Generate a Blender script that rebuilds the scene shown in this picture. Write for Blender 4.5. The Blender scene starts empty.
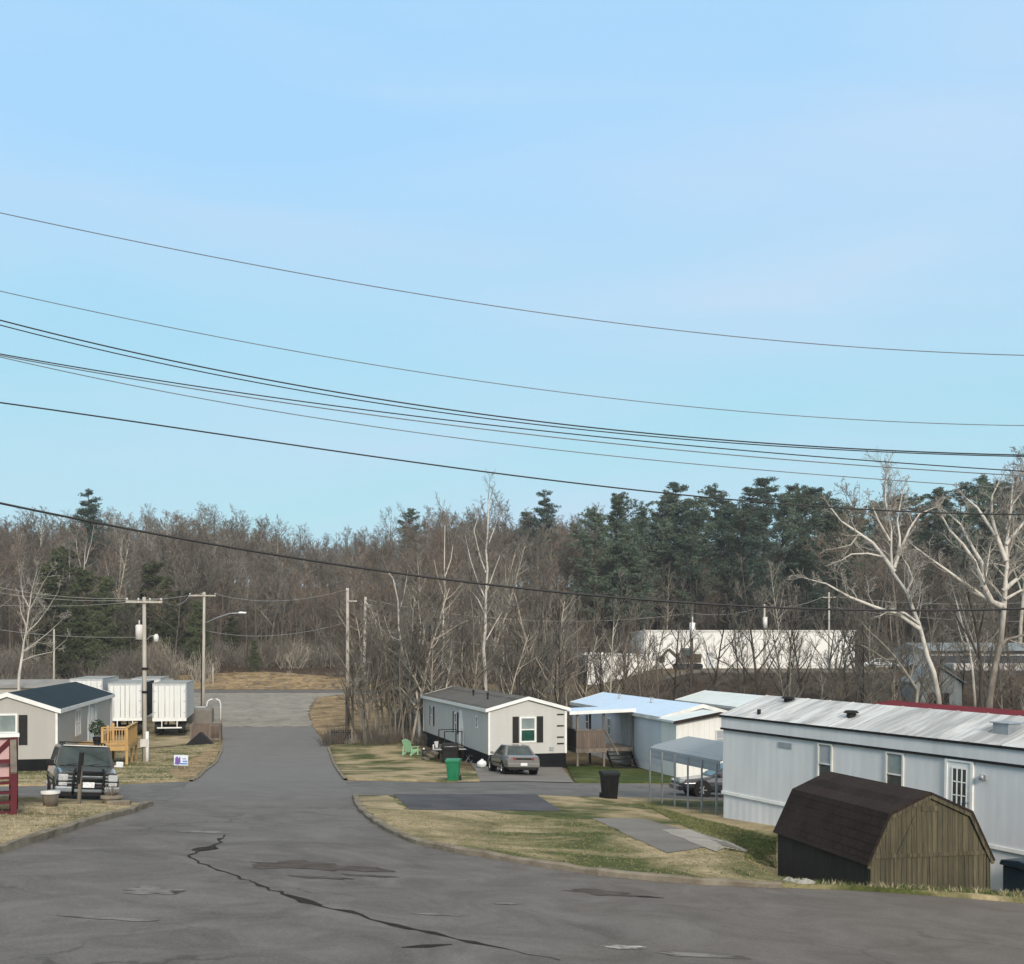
import bpy, bmesh, math, random
import numpy as np
from mathutils import Vector, Matrix

R = math.radians
rnd = random.Random(7)
SC = bpy.context.scene
COL = SC.collection

# ------------------------------------------------------------------ camera model and terrain
FOC, PX0, HORIZ, CZ = 1100.0, 512.0, 650.0, 7.0

def sst(a, b, t):
    t = min(1.0, max(0.0, (t - a) / (b - a)))
    return t * t * (3 - 2 * t)

def drop(x, y):
    """metres the ground lies below the eye height"""
    xx = min(25.0, max(-30.0, x))
    yy = max(-25.0, y)
    k = 1.0 - sst(30, 55, yy) if x < 0 else 1.0
    p = 2.98 + 0.0604 * yy + 0.0504 * xx * k
    c, s = 6.95, 0.25
    m = min(p, c) - s * math.log(1 + math.exp(-abs(p - c) / s))
    if x > 4:
        m += 0.85 * sst(4.9, 6.9, x) * sst(20.9, 22.2, yy) * (1 - sst(24.5, 33, yy))
    if x < -8.5:
        m += 0.32 * sst(30.8, 32.0, yy) * (1 - sst(38, 48, yy)) * sst(8.8, 10.6, -x)
    w = sst(6, 20, x - (yy - 100) * 0.04)
    left = m - 1.75 * sst(90, 137, yy) - 1.5 * sst(142.3, 157, yy)
    right = m + (2.5 - m) * sst(90, 119, yy)
    m = left * (1 - w) + right * w
    h0 = 148 * (1 - w) + 176 * w
    m -= (14.0 - 1.5 * w) * sst(h0, h0 + 85, yy) + 9.0 * sst(232, 340, yy)
    return m

def G(x, y):
    return CZ - drop(x, y)

def gp(px, py):
    a, b = (px - PX0) / FOC, (py - HORIZ) / FOC
    d = 6.0
    while d < 400 and b * d < drop(a * d, d):
        d += 0.5
    lo, hi = d - 0.5, d
    for _ in range(25):
        m = (lo + hi) / 2
        if b * m < drop(a * m, m): lo = m
        else: hi = m
    return (a * hi, hi)

def at(px, py, d):
    return Vector(((px - PX0) / FOC * d, d, CZ - (py - HORIZ) / FOC * d))

# ------------------------------------------------------------------ materials
def _nodes(name):
    m = bpy.data.materials.new(name); m.use_nodes = True
    nt = m.node_tree; nt.nodes.clear()
    out = nt.nodes.new('ShaderNodeOutputMaterial'); b = nt.nodes.new('ShaderNodeBsdfPrincipled')
    nt.links.new(b.outputs[0], out.inputs[0])
    return m, nt, b

def mix(nt, fac, a, b, blend='MIX'):
    n = nt.nodes.new('ShaderNodeMix'); n.data_type = 'RGBA'; n.blend_type = blend
    for sock, val in ((n.inputs[0], fac), (n.inputs[6], a), (n.inputs[7], b)):
        if hasattr(val, 'is_output'): nt.links.new(val, sock)
        elif isinstance(val, (int, float)): sock.default_value = val
        else: sock.default_value = (*val, 1)
    return n.outputs[2]

def ramp(nt, fac, p0, p1):
    n = nt.nodes.new('ShaderNodeMapRange'); n.inputs[1].default_value = p0; n.inputs[2].default_value = p1
    nt.links.new(fac, n.inputs[0]); return n.outputs[0]

def noise(nt, scale, detail=4, stretch=None, coord='Object', dist=0.0, rough=0.6):
    tc = nt.nodes.new('ShaderNodeTexCoord'); o = tc.outputs[coord]
    if stretch:
        mp = nt.nodes.new('ShaderNodeMapping'); mp.inputs['Scale'].default_value = stretch
        nt.links.new(o, mp.inputs[0]); o = mp.outputs[0]
    n = nt.nodes.new('ShaderNodeTexNoise'); n.inputs['Scale'].default_value = scale; n.inputs['Detail'].default_value = detail
    n.inputs['Roughness'].default_value = rough; n.inputs['Distortion'].default_value = dist
    nt.links.new(o, n.inputs['Vector']); return n.outputs['Fac']

def bump(nt, b, hgt, strength, dist=0.02):
    n = nt.nodes.new('ShaderNodeBump'); n.inputs['Strength'].default_value = strength; n.inputs['Distance'].default_value = dist
    nt.links.new(hgt, n.inputs['Height']); nt.links.new(n.outputs[0], b.inputs['Normal'])

def wave(nt, scale, direction='Z', profile='SAW', dist=0.0):
    tc = nt.nodes.new('ShaderNodeTexCoord'); n = nt.nodes.new('ShaderNodeTexWave')
    n.bands_direction = direction; n.wave_profile = profile; n.inputs['Scale'].default_value = scale; n.inputs['Distortion'].default_value = dist
    n.inputs['Detail'].default_value = 0
    nt.links.new(tc.outputs['Object'], n.inputs['Vector']); return n.outputs['Fac']

def mat(name, c1, c2=None, scale=3.0, rough=0.7, metal=0.0, stretch=None, bmp=0.15, lo=0.35, hi=0.65, vary=0.0, spec=None, fine=0.0):
    m, nt, b = _nodes(name)
    c2 = c2 or tuple(v * 0.82 for v in c1)
    f = noise(nt, scale, 6, stretch)
    col = mix(nt, ramp(nt, f, lo, hi), c1, c2)
    if fine:
        g = noise(nt, scale * 23, 3)
        col = mix(nt, fine, col, mix(nt, ramp(nt, g, .3, .7), tuple(v * .45 for v in c1), tuple(min(1, v * 1.5) for v in c2)))
    if vary:
        oi = nt.nodes.new('ShaderNodeObjectInfo')
        hs = nt.nodes.new('ShaderNodeHueSaturation')
        nt.links.new(ramp(nt, oi.outputs['Random'], -0.0001 - (1 - vary) / (2 * vary), 1 + (1 - vary) / (2 * vary)) if False else _rng(nt, oi.outputs['Random'], 1 - vary, 1 + vary), hs.inputs['Value'])
        nt.links.new(col, hs.inputs['Color']); col = hs.outputs[0]
    nt.links.new(col, b.inputs['Base Color'])
    b.inputs['Roughness'].default_value = rough; b.inputs['Metallic'].default_value = metal
    if spec is None: spec = .5 if rough < .4 or metal > .3 else (.3 if rough < .6 else .15)
    b.inputs['Specular IOR Level'].default_value = spec
    if bmp: bump(nt, b, noise(nt, scale * 6, 4, stretch), bmp)
    return m

def _rng(nt, fac, a, b):
    n = nt.nodes.new('ShaderNodeMapRange'); n.inputs[3].default_value = a; n.inputs[4].default_value = b
    nt.links.new(fac, n.inputs[0]); return n.outputs[0]

def siding(name, col, lap, direction='Z', profile='SAW', dirt=0.10, strength=0.5, groove=0.10, dirtcol=(.25, .24, .2)):
    """lapped or ribbed wall cladding"""
    m, nt, b = _nodes(name)
    f = noise(nt, 0.8, 6, (1, 1, .35))
    c = mix(nt, ramp(nt, f, .45, .8), col, tuple(u * (1 - dirt) + v * dirt for u, v in zip(col, dirtcol)))
    w = wave(nt, math.pi / 10 / lap if profile != 'SAW' else math.pi / 10 / lap, direction, profile)
    g = ramp(nt, w, 0.0, 0.16)
    c = mix(nt, groove, c, mix(nt, g, tuple(v * .25 for v in col), c))
    st = noise(nt, 3, 5, (1, 1, .06)); c = mix(nt, .25, c, mix(nt, ramp(nt, st, .4, .75), c, tuple(v * .72 for v in col)))
    nt.links.new(c, b.inputs['Base Color']); b.inputs['Roughness'].default_value = .55
    bump(nt, b, w, strength, 0.015)
    return m

def shingles(name, c1, c2, c3, course=.14, length=.32):
    """roof shingles in staggered courses, each tab its own tone"""
    m, nt, b = _nodes(name)
    tc = nt.nodes.new('ShaderNodeTexCoord'); sp = nt.nodes.new('ShaderNodeSeparateXYZ'); nt.links.new(tc.outputs['Object'], sp.inputs[0])
    def ma(op, a, c):
        n = nt.nodes.new('ShaderNodeMath'); n.operation = op
        for s_, v in zip(n.inputs, (a, c)):
            if hasattr(v, 'is_output'): nt.links.new(v, s_)
            else: s_.default_value = v
        return n.outputs[0]
    v = ma('ADD', ma('MULTIPLY', sp.outputs[2], 1.0), ma('MULTIPLY', ma('ABSOLUTE', ma('SUBTRACT', sp.outputs[0], .0), 0.0), -.35))
    cb = nt.nodes.new('ShaderNodeCombineXYZ'); nt.links.new(sp.outputs[1], cb.inputs[0]); nt.links.new(v, cb.inputs[1])
    br = nt.nodes.new('ShaderNodeTexBrick'); br.inputs['Scale'].default_value = 1; br.inputs['Brick Width'].default_value = length; br.inputs['Row Height'].default_value = course
    br.inputs['Mortar Size'].default_value = .012; br.inputs['Color1'].default_value = (*c1, 1); br.inputs['Color2'].default_value = (*c2, 1); br.inputs['Mortar'].default_value = (*(q * .35 for q in c1), 1)
    nt.links.new(cb.outputs[0], br.inputs['Vector'])
    c = mix(nt, ramp(nt, noise(nt, .9, 6), .45, .7), br.outputs['Color'], c3)
    c = mix(nt, .4, c, mix(nt, ramp(nt, noise(nt, 30, 3), .3, .7), tuple(q * .4 for q in c1), tuple(min(1, q * 1.8) for q in c2)))
    nt.links.new(c, b.inputs['Base Color']); b.inputs['Roughness'].default_value = .95; b.inputs['Specular IOR Level'].default_value = .12
    bump(nt, b, br.outputs['Fac'], -.5, .01); return m

def ground_mat(name, tan, tan2, green, g_lo, g_hi, scale=.35, fine=9.0, seed=(0, 0, 0), rough=.95, green2=None):
    m, nt, b = _nodes(name)
    tc = nt.nodes.new('ShaderNodeTexCoord'); mp = nt.nodes.new('ShaderNodeMapping'); mp.inputs['Location'].default_value = seed
    nt.links.new(tc.outputs['Object'], mp.inputs[0])
    def nz(s, d=5, r=.6, di=0.0):
        n = nt.nodes.new('ShaderNodeTexNoise'); n.inputs['Scale'].default_value = s; n.inputs['Detail'].default_value = d
        n.inputs['Roughness'].default_value = r; n.inputs['Distortion'].default_value = di
        nt.links.new(mp.outputs[0], n.inputs['Vector']); return n.outputs['Fac']
    t = mix(nt, ramp(nt, nz(1.3), .35, .65), tan, tan2)
    gf = ramp(nt, nz(scale, 6, .62, .6), g_lo, g_hi)
    g2 = green2 or tuple(v * .6 for v in green)
    gg = mix(nt, ramp(nt, nz(2.2), .35, .65), green, g2)
    c = mix(nt, gf, t, gg)
    fi = nz(fine, 3, .7)
    c = mix(nt, .6, c, mix(nt, ramp(nt, fi, .3, .7), tuple(v * .30 for v in tan2), tuple(min(1, v * 1.25) for v in tan)), 'SOFT_LIGHT')
    nt.links.new(c, b.inputs['Base Color']); b.inputs['Roughness'].default_value = rough; b.inputs['Specular IOR Level'].default_value = .15
    bump(nt, b, fi, .6, .04)
    return m

def asphalt_mat(name, c1, c2, c3, seed=0.0, scale=.16, stretch=(1, 1, 1), aged=False):
    m, nt, b = _nodes(name)
    tc = nt.nodes.new('ShaderNodeTexCoord'); mp = nt.nodes.new('ShaderNodeMapping'); mp.inputs['Location'].default_value = (seed, seed, 0); mp.inputs['Scale'].default_value = stretch
    nt.links.new(tc.outputs['Object'], mp.inputs[0])
    def nz(s, d=5, r=.6, di=0.0):
        n = nt.nodes.new('ShaderNodeTexNoise'); n.inputs['Scale'].default_value = s; n.inputs['Detail'].default_value = d
        n.inputs['Roughness'].default_value = r; n.inputs['Distortion'].default_value = di
        nt.links.new(mp.outputs[0], n.inputs['Vector']); return n.outputs['Fac']
    c = mix(nt, ramp(nt, nz(scale, 6, .6, .8), .38, .62), c1, c2)
    c = mix(nt, ramp(nt, nz(scale * 5, 7, .65, .3), .52, .72), c, c3)
    c = mix(nt, .75, c, mix(nt, ramp(nt, nz(26, 3, .8), .3, .7), (.10, .10, .10), (.85, .83, .8)), 'SOFT_LIGHT')
    c = mix(nt, .55, c, mix(nt, ramp(nt, nz(.55, 7, .7, 1.2), .36, .66), tuple(v * .72 for v in c3), tuple(v * 1.22 for v in c2)))
    sp_ = ramp(nt, nz(7, 4, .75), .68, .74); c = mix(nt, sp_, c, tuple(v * .55 for v in c3))
    sq_ = ramp(nt, nz(11, 3, .7), .70, .75); c = mix(nt, sq_, c, tuple(v * 1.7 for v in c2))
    vo = nt.nodes.new('ShaderNodeTexVoronoi'); vo.feature = 'DISTANCE_TO_EDGE'; vo.inputs['Scale'].default_value = .32
    wp = nt.nodes.new('ShaderNodeVectorMath'); wp.operation = 'ADD'
    n2 = nt.nodes.new('ShaderNodeTexNoise'); n2.inputs['Scale'].default_value = 1.5; n2.inputs['Detail'].default_value = 6
    nt.links.new(mp.outputs[0], n2.inputs['Vector']); nt.links.new(mp.outputs[0], wp.inputs[0]); nt.links.new(n2.outputs['Color'], wp.inputs[1])
    nt.links.new(wp.outputs[0], vo.inputs['Vector'])
    cr = ramp(nt, vo.outputs['Distance'], .004, .018)
    ms = ramp(nt, nz(.22, 2), .5, .62)
    inv = nt.nodes.new('ShaderNodeMath'); inv.operation = 'SUBTRACT'; inv.inputs[0].default_value = 1; nt.links.new(cr, inv.inputs[1])
    mu = nt.nodes.new('ShaderNodeMath'); mu.operation = 'MULTIPLY'; nt.links.new(inv.outputs[0], mu.inputs[0]); nt.links.new(ms, mu.inputs[1])
    c = mix(nt, _rng(nt, mu.outputs[0], 0, .7), c, tuple(v * .5 for v in c1))
    if aged:   # the lane down the slope is older and greyer; clay is tracked onto the near right side
        sp = nt.nodes.new('ShaderNodeSeparateXYZ'); nt.links.new(tc.outputs['Object'], sp.inputs[0])
        def wob(o, k):
            n = nt.nodes.new('ShaderNodeMath'); n.operation = 'MULTIPLY_ADD'; nt.links.new(nz(.25, 5, .6, .5), n.inputs[0]); n.inputs[1].default_value = k; nt.links.new(o, n.inputs[2]); return n.outputs[0]
        c = mix(nt, _rng(nt, ramp(nt, wob(sp.outputs[1], 16), 32, 62), 0, .6), c, (.165, .165, .162))
        c = mix(nt, _rng(nt, ramp(nt, wob(sp.outputs[0], 10), 3, 14), 0, .38), c, (.135, .105, .085))
    nt.links.new(c, b.inputs['Base Color']); b.inputs['Roughness'].default_value = .9; b.inputs['Specular IOR Level'].default_value = .2
    bump(nt, b, nz(60, 2, .8), .35, .01)
    return m

# ------------------------------------------------------------------ mesh builder
class MB:
    def __init__(s): s.v, s.f, s.m, s.s = [], [], [], []
    def add(s, vs, fs, m=0, smooth=False):
        o = len(s.v); s.v += [tuple(v) for v in vs]
        for f in fs: s.f.append(tuple(i + o for i in f)); s.m.append(m); s.s.append(smooth)
        return s
    def box(s, x0, x1, y0, y1, z0, z1, m=0, M=None):
        vs = [Vector((x, y, z)) for z in (z0, z1) for y in (y0, y1) for x in (x0, x1)]
        if M: vs = [M @ v for v in vs]
        return s.add(vs, [(0, 2, 3, 1), (4, 5, 7, 6), (0, 1, 5, 4), (2, 6, 7, 3), (0, 4, 6, 2), (1, 3, 7, 5)], m)
    def bar(s, p0, p1, w, t, m=0, up=(0, 0, 1)):
        """rectangular bar from p0 to p1, w across, t along up"""
        p0, p1 = Vector(p0), Vector(p1); d = (p1 - p0).normalized(); u = Vector(up)
        if abs(d.dot(u)) > .98: u = Vector((0, 1, 0))
        a = d.cross(u).normalized(); u = a.cross(d).normalized()
        vs = [p + a * (w / 2 * i) + u * (t / 2 * j) for p in (p0, p1) for i, j in ((-1, -1), (1, -1), (1, 1), (-1, 1))]
        return s.add(vs, [(0, 1, 2, 3), (7, 6, 5, 4), (0, 4, 5, 1), (1, 5, 6, 2), (2, 6, 7, 3), (3, 7, 4, 0)], m)
    def tube(s, pts, rads, n=8, m=0, cap=True, smooth=True):
        pts = [Vector(p) for p in pts]
        if not hasattr(rads, '__len__'): rads = [rads] * len(pts)
        o = len(s.v); ref = None
        for i, p in enumerate(pts):
            d = (pts[min(i + 1, len(pts) - 1)] - pts[max(i - 1, 0)])
            d = d.normalized() if d.length > 1e-9 else Vector((0, 0, 1))
            if ref is None:
                ref = Vector((1, 0, 0)) if abs(d.x) < .8 else Vector((0, 1, 0))
            a = d.cross(ref).normalized(); b = d.cross(a); ref = -b if False else ref
            for k in range(n):
                t = 2 * math.pi * k / n
                s.v.append(tuple(p + (a * math.cos(t) + b * math.sin(t)) * rads[i]))
        for i in range(len(pts) - 1):
            for k in range(n):
                q = (o + i * n + k, o + i * n + (k + 1) % n, o + (i + 1) * n + (k + 1) % n, o + (i + 1) * n + k)
                s.f.append(q); s.m.append(m); s.s.append(smooth)
        if cap:
            s.f.append(tuple(o + k for k in range(n))[::-1]); s.m.append(m); s.s.append(False)
            e = o + (len(pts) - 1) * n
            s.f.append(tuple(e + k for k in range(n))); s.m.append(m); s.s.append(False)
        return s
    def prism(s, poly, vec, m=0):
        """closed prism: a polygon of 3-D points pushed along vec"""
        n = len(poly); vec = Vector(vec); a = [Vector(p) for p in poly]; vs = a + [p + vec for p in a]
        return s.add(vs, [tuple(range(n))[::-1], tuple(range(n, 2 * n))] + [(i, (i + 1) % n, n + (i + 1) % n, n + i) for i in range(n)], m)
    def ball(s, c, r, sq=(1, 1, 1), nu=10, nv=7, m=0):
        c = Vector(c); vs = []; 
        for j in range(nv + 1):
            ph = math.pi * j / nv
            for i in range(nu):
                th = 2 * math.pi * i / nu
                vs.append(c + Vector((r * sq[0] * math.sin(ph) * math.cos(th), r * sq[1] * math.sin(ph) * math.sin(th), r * sq[2] * math.cos(ph))))
        fs = [(j * nu + i, j * nu + (i + 1) % nu, (j + 1) * nu + (i + 1) % nu, (j + 1) * nu + i) for j in range(nv) for i in range(nu)]
        return s.add(vs, fs, m, True)
    def mesh(s, name, mats):
        me = bpy.data.meshes.new(name)
        me.from_pydata(s.v, [], s.f)
        for x in (mats if isinstance(mats, (list, tuple)) else [mats]): me.materials.append(x)
        me.polygons.foreach_set('material_index', s.m); me.polygons.foreach_set('use_smooth', s.s)
        me.update(); return me
    def build(s, name, mats, parent=None, bevel=0.0, seg=2, fix=True):
        me = s.mesh(name, mats)
        if fix:
            bm = bmesh.new(); bm.from_mesh(me); bmesh.ops.recalc_face_normals(bm, faces=bm.faces); bm.to_mesh(me); bm.free()
        o = bpy.data.objects.new(name, me); COL.objects.link(o)
        if parent: o.parent = parent
        if bevel:
            md = o.modifiers.new('bevel', 'BEVEL'); md.width = bevel; md.segments = seg; md.limit_method = 'ANGLE'; md.angle_limit = R(35)
        return o

def tag(o, label=None, cat=None, group=None, kind=None):
    if label: o['label'] = label
    if cat: o['category'] = cat
    if group: o['group'] = group
    if kind: o['kind'] = kind
    return o

def thing(name, label, cat, loc=(0, 0, 0), rz=0.0, group=None, rx=0.0):
    o = bpy.data.objects.new(name, None); COL.objects.link(o)
    o.empty_display_size = .3; o.location = loc; o.rotation_euler = (rx, 0, rz)
    return tag(o, label, cat, group)

def kids(o): return [c for c in CHILD.get(o, [])]
def copy_tree(o, parent=None):
    c = o.copy(); COL.objects.link(c)
    if parent: c.parent = parent
    for ch in list(o.children): copy_tree(ch, c)
    return c

def sit(o, x, y, hx, hy, lift=0.0):
    """stand a thing whose front is local -Y on the slope, facing (hx, hy)"""
    e = .8
    n = Vector((-(G(x + e, y) - G(x - e, y)) / (2 * e), -(G(x, y + e) - G(x, y - e)) / (2 * e), 1)).normalized()
    f = Vector((hx, hy, 0)); f = (f - n * f.dot(n)).normalized(); yv = -f; xv = yv.cross(n).normalized()
    o.location = (x, y, G(x, y) + lift)
    o.rotation_euler = Matrix((xv, yv, n)).transposed().to_euler()

# ------------------------------------------------------------------ draped sheets
def drape(name, poly, off, m, step=1.0, skirt=0.0, kind='structure', jitter=0.0):
    bm = bmesh.new()
    pts = list(poly)
    if jitter:
        out = []
        r = random.Random(hash(name) % 999 if False else len(name))
        for i, p in enumerate(pts):
            q = pts[(i + 1) % len(pts)]; L = math.dist(p, q); n = max(1, int(L / .5))
            for k in range(n):
                t = k / n; j = jitter if k else jitter * .3
                out.append((p[0] + (q[0] - p[0]) * t + r.uniform(-j, j), p[1] + (q[1] - p[1]) * t + r.uniform(-j, j)))
        pts = out
    vs = [bm.verts.new((x, y, 0)) for x, y in pts]
    f = bm.faces.new(vs)
    bmesh.ops.triangulate(bm, faces=[f])
    xs = [p[0] for p in pts]; ys = [p[1] for p in pts]
    for ax, a, b in ((0, min(xs), max(xs)), (1, min(ys), max(ys))):
        c = math.floor(a / step) * step + step
        while c < b:
            co = (c, 0, 0) if ax == 0 else (0, c, 0); no = (1, 0, 0) if ax == 0 else (0, 1, 0)
            bmesh.ops.bisect_plane(bm, geom=bm.verts[:] + bm.edges[:] + bm.faces[:], dist=1e-5, plane_co=co, plane_no=no)
            c += step
    for v in bm.verts: v.co.z = G(v.co.x, v.co.y) + off
    for f in bm.faces:
        f.normal_update()
        if f.normal.z < 0: f.normal_flip()
    if skirt:
        bd = [e for e in bm.edges if len(e.link_faces) == 1]
        r = bmesh.ops.extrude_edge_only(bm, edges=bd)
        for v in r['geom']:
            if isinstance(v, bmesh.types.BMVert): v.co.z -= skirt
    me = bpy.data.meshes.new(name); bm.to_mesh(me); bm.free(); me.materials.append(m)
    for p in me.polygons: p.use_smooth = True
    o = bpy.data.objects.new(name, me); COL.objects.link(o)
    if kind: o['kind'] = kind
    return o

def inside(p, poly):
    x, y = p; c = False; n = len(poly)
    for i in range(n):
        x0, y0 = poly[i]; x1, y1 = poly[i - 1]
        if (y0 > y) != (y1 > y) and x < (x1 - x0) * (y - y0) / (y1 - y0) + x0: c = not c
    return c
# ------------------------------------------------------------------ camera, world, sun
cam = bpy.data.objects.new('camera', bpy.data.cameras.new('camera')); COL.objects.link(cam)
cam.location = (0, 0, CZ); cam.rotation_euler = (R(90), 0, 0)
cam.data.sensor_fit = 'HORIZONTAL'; cam.data.sensor_width = 36; cam.data.lens = 36 * FOC / 1024
cam.data.shift_y = (HORIZ - 482) / 1024.0
cam.data.clip_start = .1; cam.data.clip_end = 6000
SC.camera = cam
SC.view_settings.view_transform = 'Standard'; SC.view_settings.look = 'None'; SC.view_settings.gamma = 1
SC.view_settings.use_curve_mapping = False; SC.view_settings.exposure = 1.08

SUN_EL, SUN_AZ = R(24), R(165)       # azimuth clockwise from +Y: behind the viewer, to the right
W = bpy.data.worlds.new('World'); SC.world = W; W.use_nodes = True
nt = W.node_tree; nt.nodes.clear()
sky = nt.nodes.new('ShaderNodeTexSky'); sky.sky_type = 'NISHITA'; sky.sun_disc = False
sky.sun_elevation = SUN_EL; sky.sun_rotation = SUN_AZ; sky.air_density = 1.0; sky.dust_density = 0.6; sky.ozone_density = 1.0
tc = nt.nodes.new('ShaderNodeTexCoord'); mp = nt.nodes.new('ShaderNodeMapping'); mp.inputs['Scale'].default_value = (1.1, 1.1, 6.0); mp.inputs['Rotation'].default_value = (R(10), R(-14), 0)
nt.links.new(tc.outputs['Generated'], mp.inputs[0])
nz = nt.nodes.new('ShaderNodeTexNoise'); nz.inputs['Scale'].default_value = 1.6; nz.inputs['Detail'].default_value = 5; nz.inputs['Roughness'].default_value = .45; nz.inputs['Distortion'].default_value = .4
nt.links.new(mp.outputs[0], nz.inputs['Vector'])
cf = nt.nodes.new('ShaderNodeMapRange'); cf.inputs[1].default_value = .36; cf.inputs[2].default_value = .72; cf.inputs[3].default_value = .0; cf.inputs[4].default_value = .75
nt.links.new(nz.outputs['Fac'], cf.inputs[0])
sx = nt.nodes.new('ShaderNodeSeparateXYZ'); nt.links.new(tc.outputs['Generated'], sx.inputs[0])
low = mix(nt, ramp(nt, sx.outputs[2], .10, .40), (1.86, 3.50, 3.74), (1.92, 3.32, 4.72))
veil = mix(nt, .94, sky.outputs[0], low)                                  # thin high veil over the blue
veil = mix(nt, cf.outputs[0], veil, (2.75, 3.52, 4.45))
sky_fill = mix(nt, ramp(nt, sx.outputs[2], .52, .80), veil, (5.6, 5.4, 5.0))  # unseen white overhead, added to make the fill light neutral
bg = nt.nodes.new('ShaderNodeBackground'); bg.inputs['Strength'].default_value = 0.10
nt.links.new(sky_fill, bg.inputs[0]); wo = nt.nodes.new('ShaderNodeOutputWorld'); nt.links.new(bg.outputs[0], wo.inputs[0])

sun = bpy.data.objects.new('sun', bpy.data.lights.new('sun', 'SUN')); COL.objects.link(sun)
D = Vector((math.sin(SUN_AZ) * math.cos(SUN_EL), math.cos(SUN_AZ) * math.cos(SUN_EL), math.sin(SUN_EL)))
sun.rotation_euler = D.to_track_quat('Z', 'Y').to_euler(); sun.location = D * 200
sun.data.energy = 1.7; sun.data.angle = R(12); sun.data.color = (1.0, .88, .75)

# ------------------------------------------------------------------ setting materials
M = {}
M['terrain'] = ground_mat('dry_ground', (.25, .20, .125), (.16, .13, .085), (.085, .10, .038), .55, .75)
M['lawn'] = ground_mat('patchy_lawn', (.42, .36, .25), (.30, .255, .175), (.10, .125, .045), .44, .60, .30, 11, (3.1, 1.7, 0))
M['lawn_dry'] = ground_mat('dry_lawn', (.43, .37, .26), (.31, .26, .18), (.12, .125, .06), .44, .68, .4, 11, (9.3, 4.4, 0))
M['lawn_green'] = ground_mat('green_lawn', (.27, .25, .14), (.17, .17, .08), (.075, .115, .03), .30, .52, .35, 11, (5.3, 8.4, 0))
M['straw'] = ground_mat('straw_bank', (.40, .325, .215), (.25, .19, .12), (.14, .115, .07), .45, .7, .5, 6, (2, 7, 0))
M['litter'] = ground_mat('leaf_litter', (.13, .098, .07), (.075, .058, .043), (.05, .055, .03), .62, .8, .15, 2.5)
M['asphalt'] = asphalt_mat('road_asphalt', (.118, .111, .104), (.144, .136, .128), (.100, .090, .082), 0, aged=True)
M['asphalt_far'] = asphalt_mat('lane_asphalt', (.11, .105, .10), (.135, .13, .125), (.095, .09, .086), 5, .1)
M['asphalt_side'] = asphalt_mat('side_street_asphalt', (.12, .115, .112), (.145, .14, .135), (.10, .096, .094), 9)
M['asphalt_dark'] = asphalt_mat('parking_asphalt', (.060, .060, .068), (.08, .08, .09), (.05, .05, .055), 14)
M['apron'] = asphalt_mat('worn_apron', (.215, .20, .172), (.26, .242, .208), (.165, .155, .14), 21, .08)
M['concrete'] = mat('concrete', (.36, .345, .31), (.25, .235, .21), 1.2, .9, bmp=.3, fine=.25)
M['concrete_old'] = mat('old_concrete', (.20, .19, .175), (.145, .135, .12), .7, .9, bmp=.3, fine=.3)
M['kerb'] = mat('weathered_kerb', (.30, .262, .205), (.125, .105, .078), 2.6, .95, bmp=.9, fine=.5)
M['crack'] = mat('crack_sealant', (.022, .020, .018), (.04, .036, .033), 6, .95, bmp=.2, spec=.05)
M['patch'] = mat('tar_patch', (.066, .056, .050), (.10, .09, .081), 3, .95, bmp=.3, spec=.05)
M['worn'] = mat('worn_asphalt', (.20, .19, .175), (.125, .117, .108), 3, .9, lo=.4, hi=.6)
M['pale'] = mat('worn_paint', (.42, .40, .36), (.2, .19, .18), 6, .9, lo=.4, hi=.6)

# ------------------------------------------------------------------ terrain sheet
def axis(breaks):
    out = []
    for a, b, s in breaks:
        n = max(1, round((b - a) / s)); out += [a + (b - a) * i / n for i in range(n)]
    return out + [breaks[-1][1]]
gx = axis([(-2500, -400, 300), (-400, -120, 14), (-120, -44, 4), (-44, 44, 1), (44, 120, 4), (120, 400, 14), (400, 2500, 300)])
gy = axis([(-1500, -60, 240), (-60, 6, 6), (6, 100, 1), (100, 270, 3), (270, 400, 20), (400, 3500, 310)])
me = bpy.data.meshes.new('ground')
nx, ny = len(gx), len(gy)
me.from_pydata([(x, y, G(x, y)) for y in gy for x in gx], [], [(j * nx + i, j * nx + i + 1, (j + 1) * nx + i + 1, (j + 1) * nx + i) for j in range(ny - 1) for i in range(nx - 1)])
me.materials.append(M['terrain'])
for p in me.polygons: p.use_smooth = True
ground = bpy.data.objects.new('ground', me); COL.objects.link(ground); tag(ground, kind='structure')

P = lambda *a: [gp(*q) for q in a]
# forest floor, straw bank beyond the far road, far road, apron
FLOOR = [(-150, 156), (-60, 150), (-42, 149), (-20, 150), (0, 128), (14, 124), (70, 160), (140, 165), (160, 262), (-160, 262)]
drape('forest_floor', [(-150, 153), (-62, 150), (-36, 157), (-20, 151), (-8, 148), (4, 150), (20, 168), (70, 172), (140, 172), (160, 262), (-160, 262)], .05, M['litter'], 4)
drape('straw_bank', [(-64, 142.4), (-8, 142.4), (-10, 148), (-22, 152), (-36, 158), (-50, 153), (-64, 148)], .08, M['straw'], 2)
drape('far_road', [(-170, 133.5), (8, 133.5), (8, 141.5), (-170, 141.5)], .035, M['asphalt_far'], 2)
drape('far_road_edge_line', [(-170, 141.2), (8, 141.2), (8, 141.75), (-170, 141.75)], .05, M['pale'], 2)
lane_l = P((150, 806), (190, 782), (204, 771), (216, 762), (222, 750), (223, 738), (221, 727))
lane_r = P((313, 727), (320, 737), (328, 748), (334, 764), (345, 781), (355, 798))
ap = [lane_l[-1], (-35.5, 112), (-37, 118), (-40, 127), (-48, 133.4), (-17, 133.4), (-22.4, 126), (-20.4, 110), lane_r[0]]
drape('concrete_apron', ap, .028, M['apron'], 2, jitter=.35)
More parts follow.
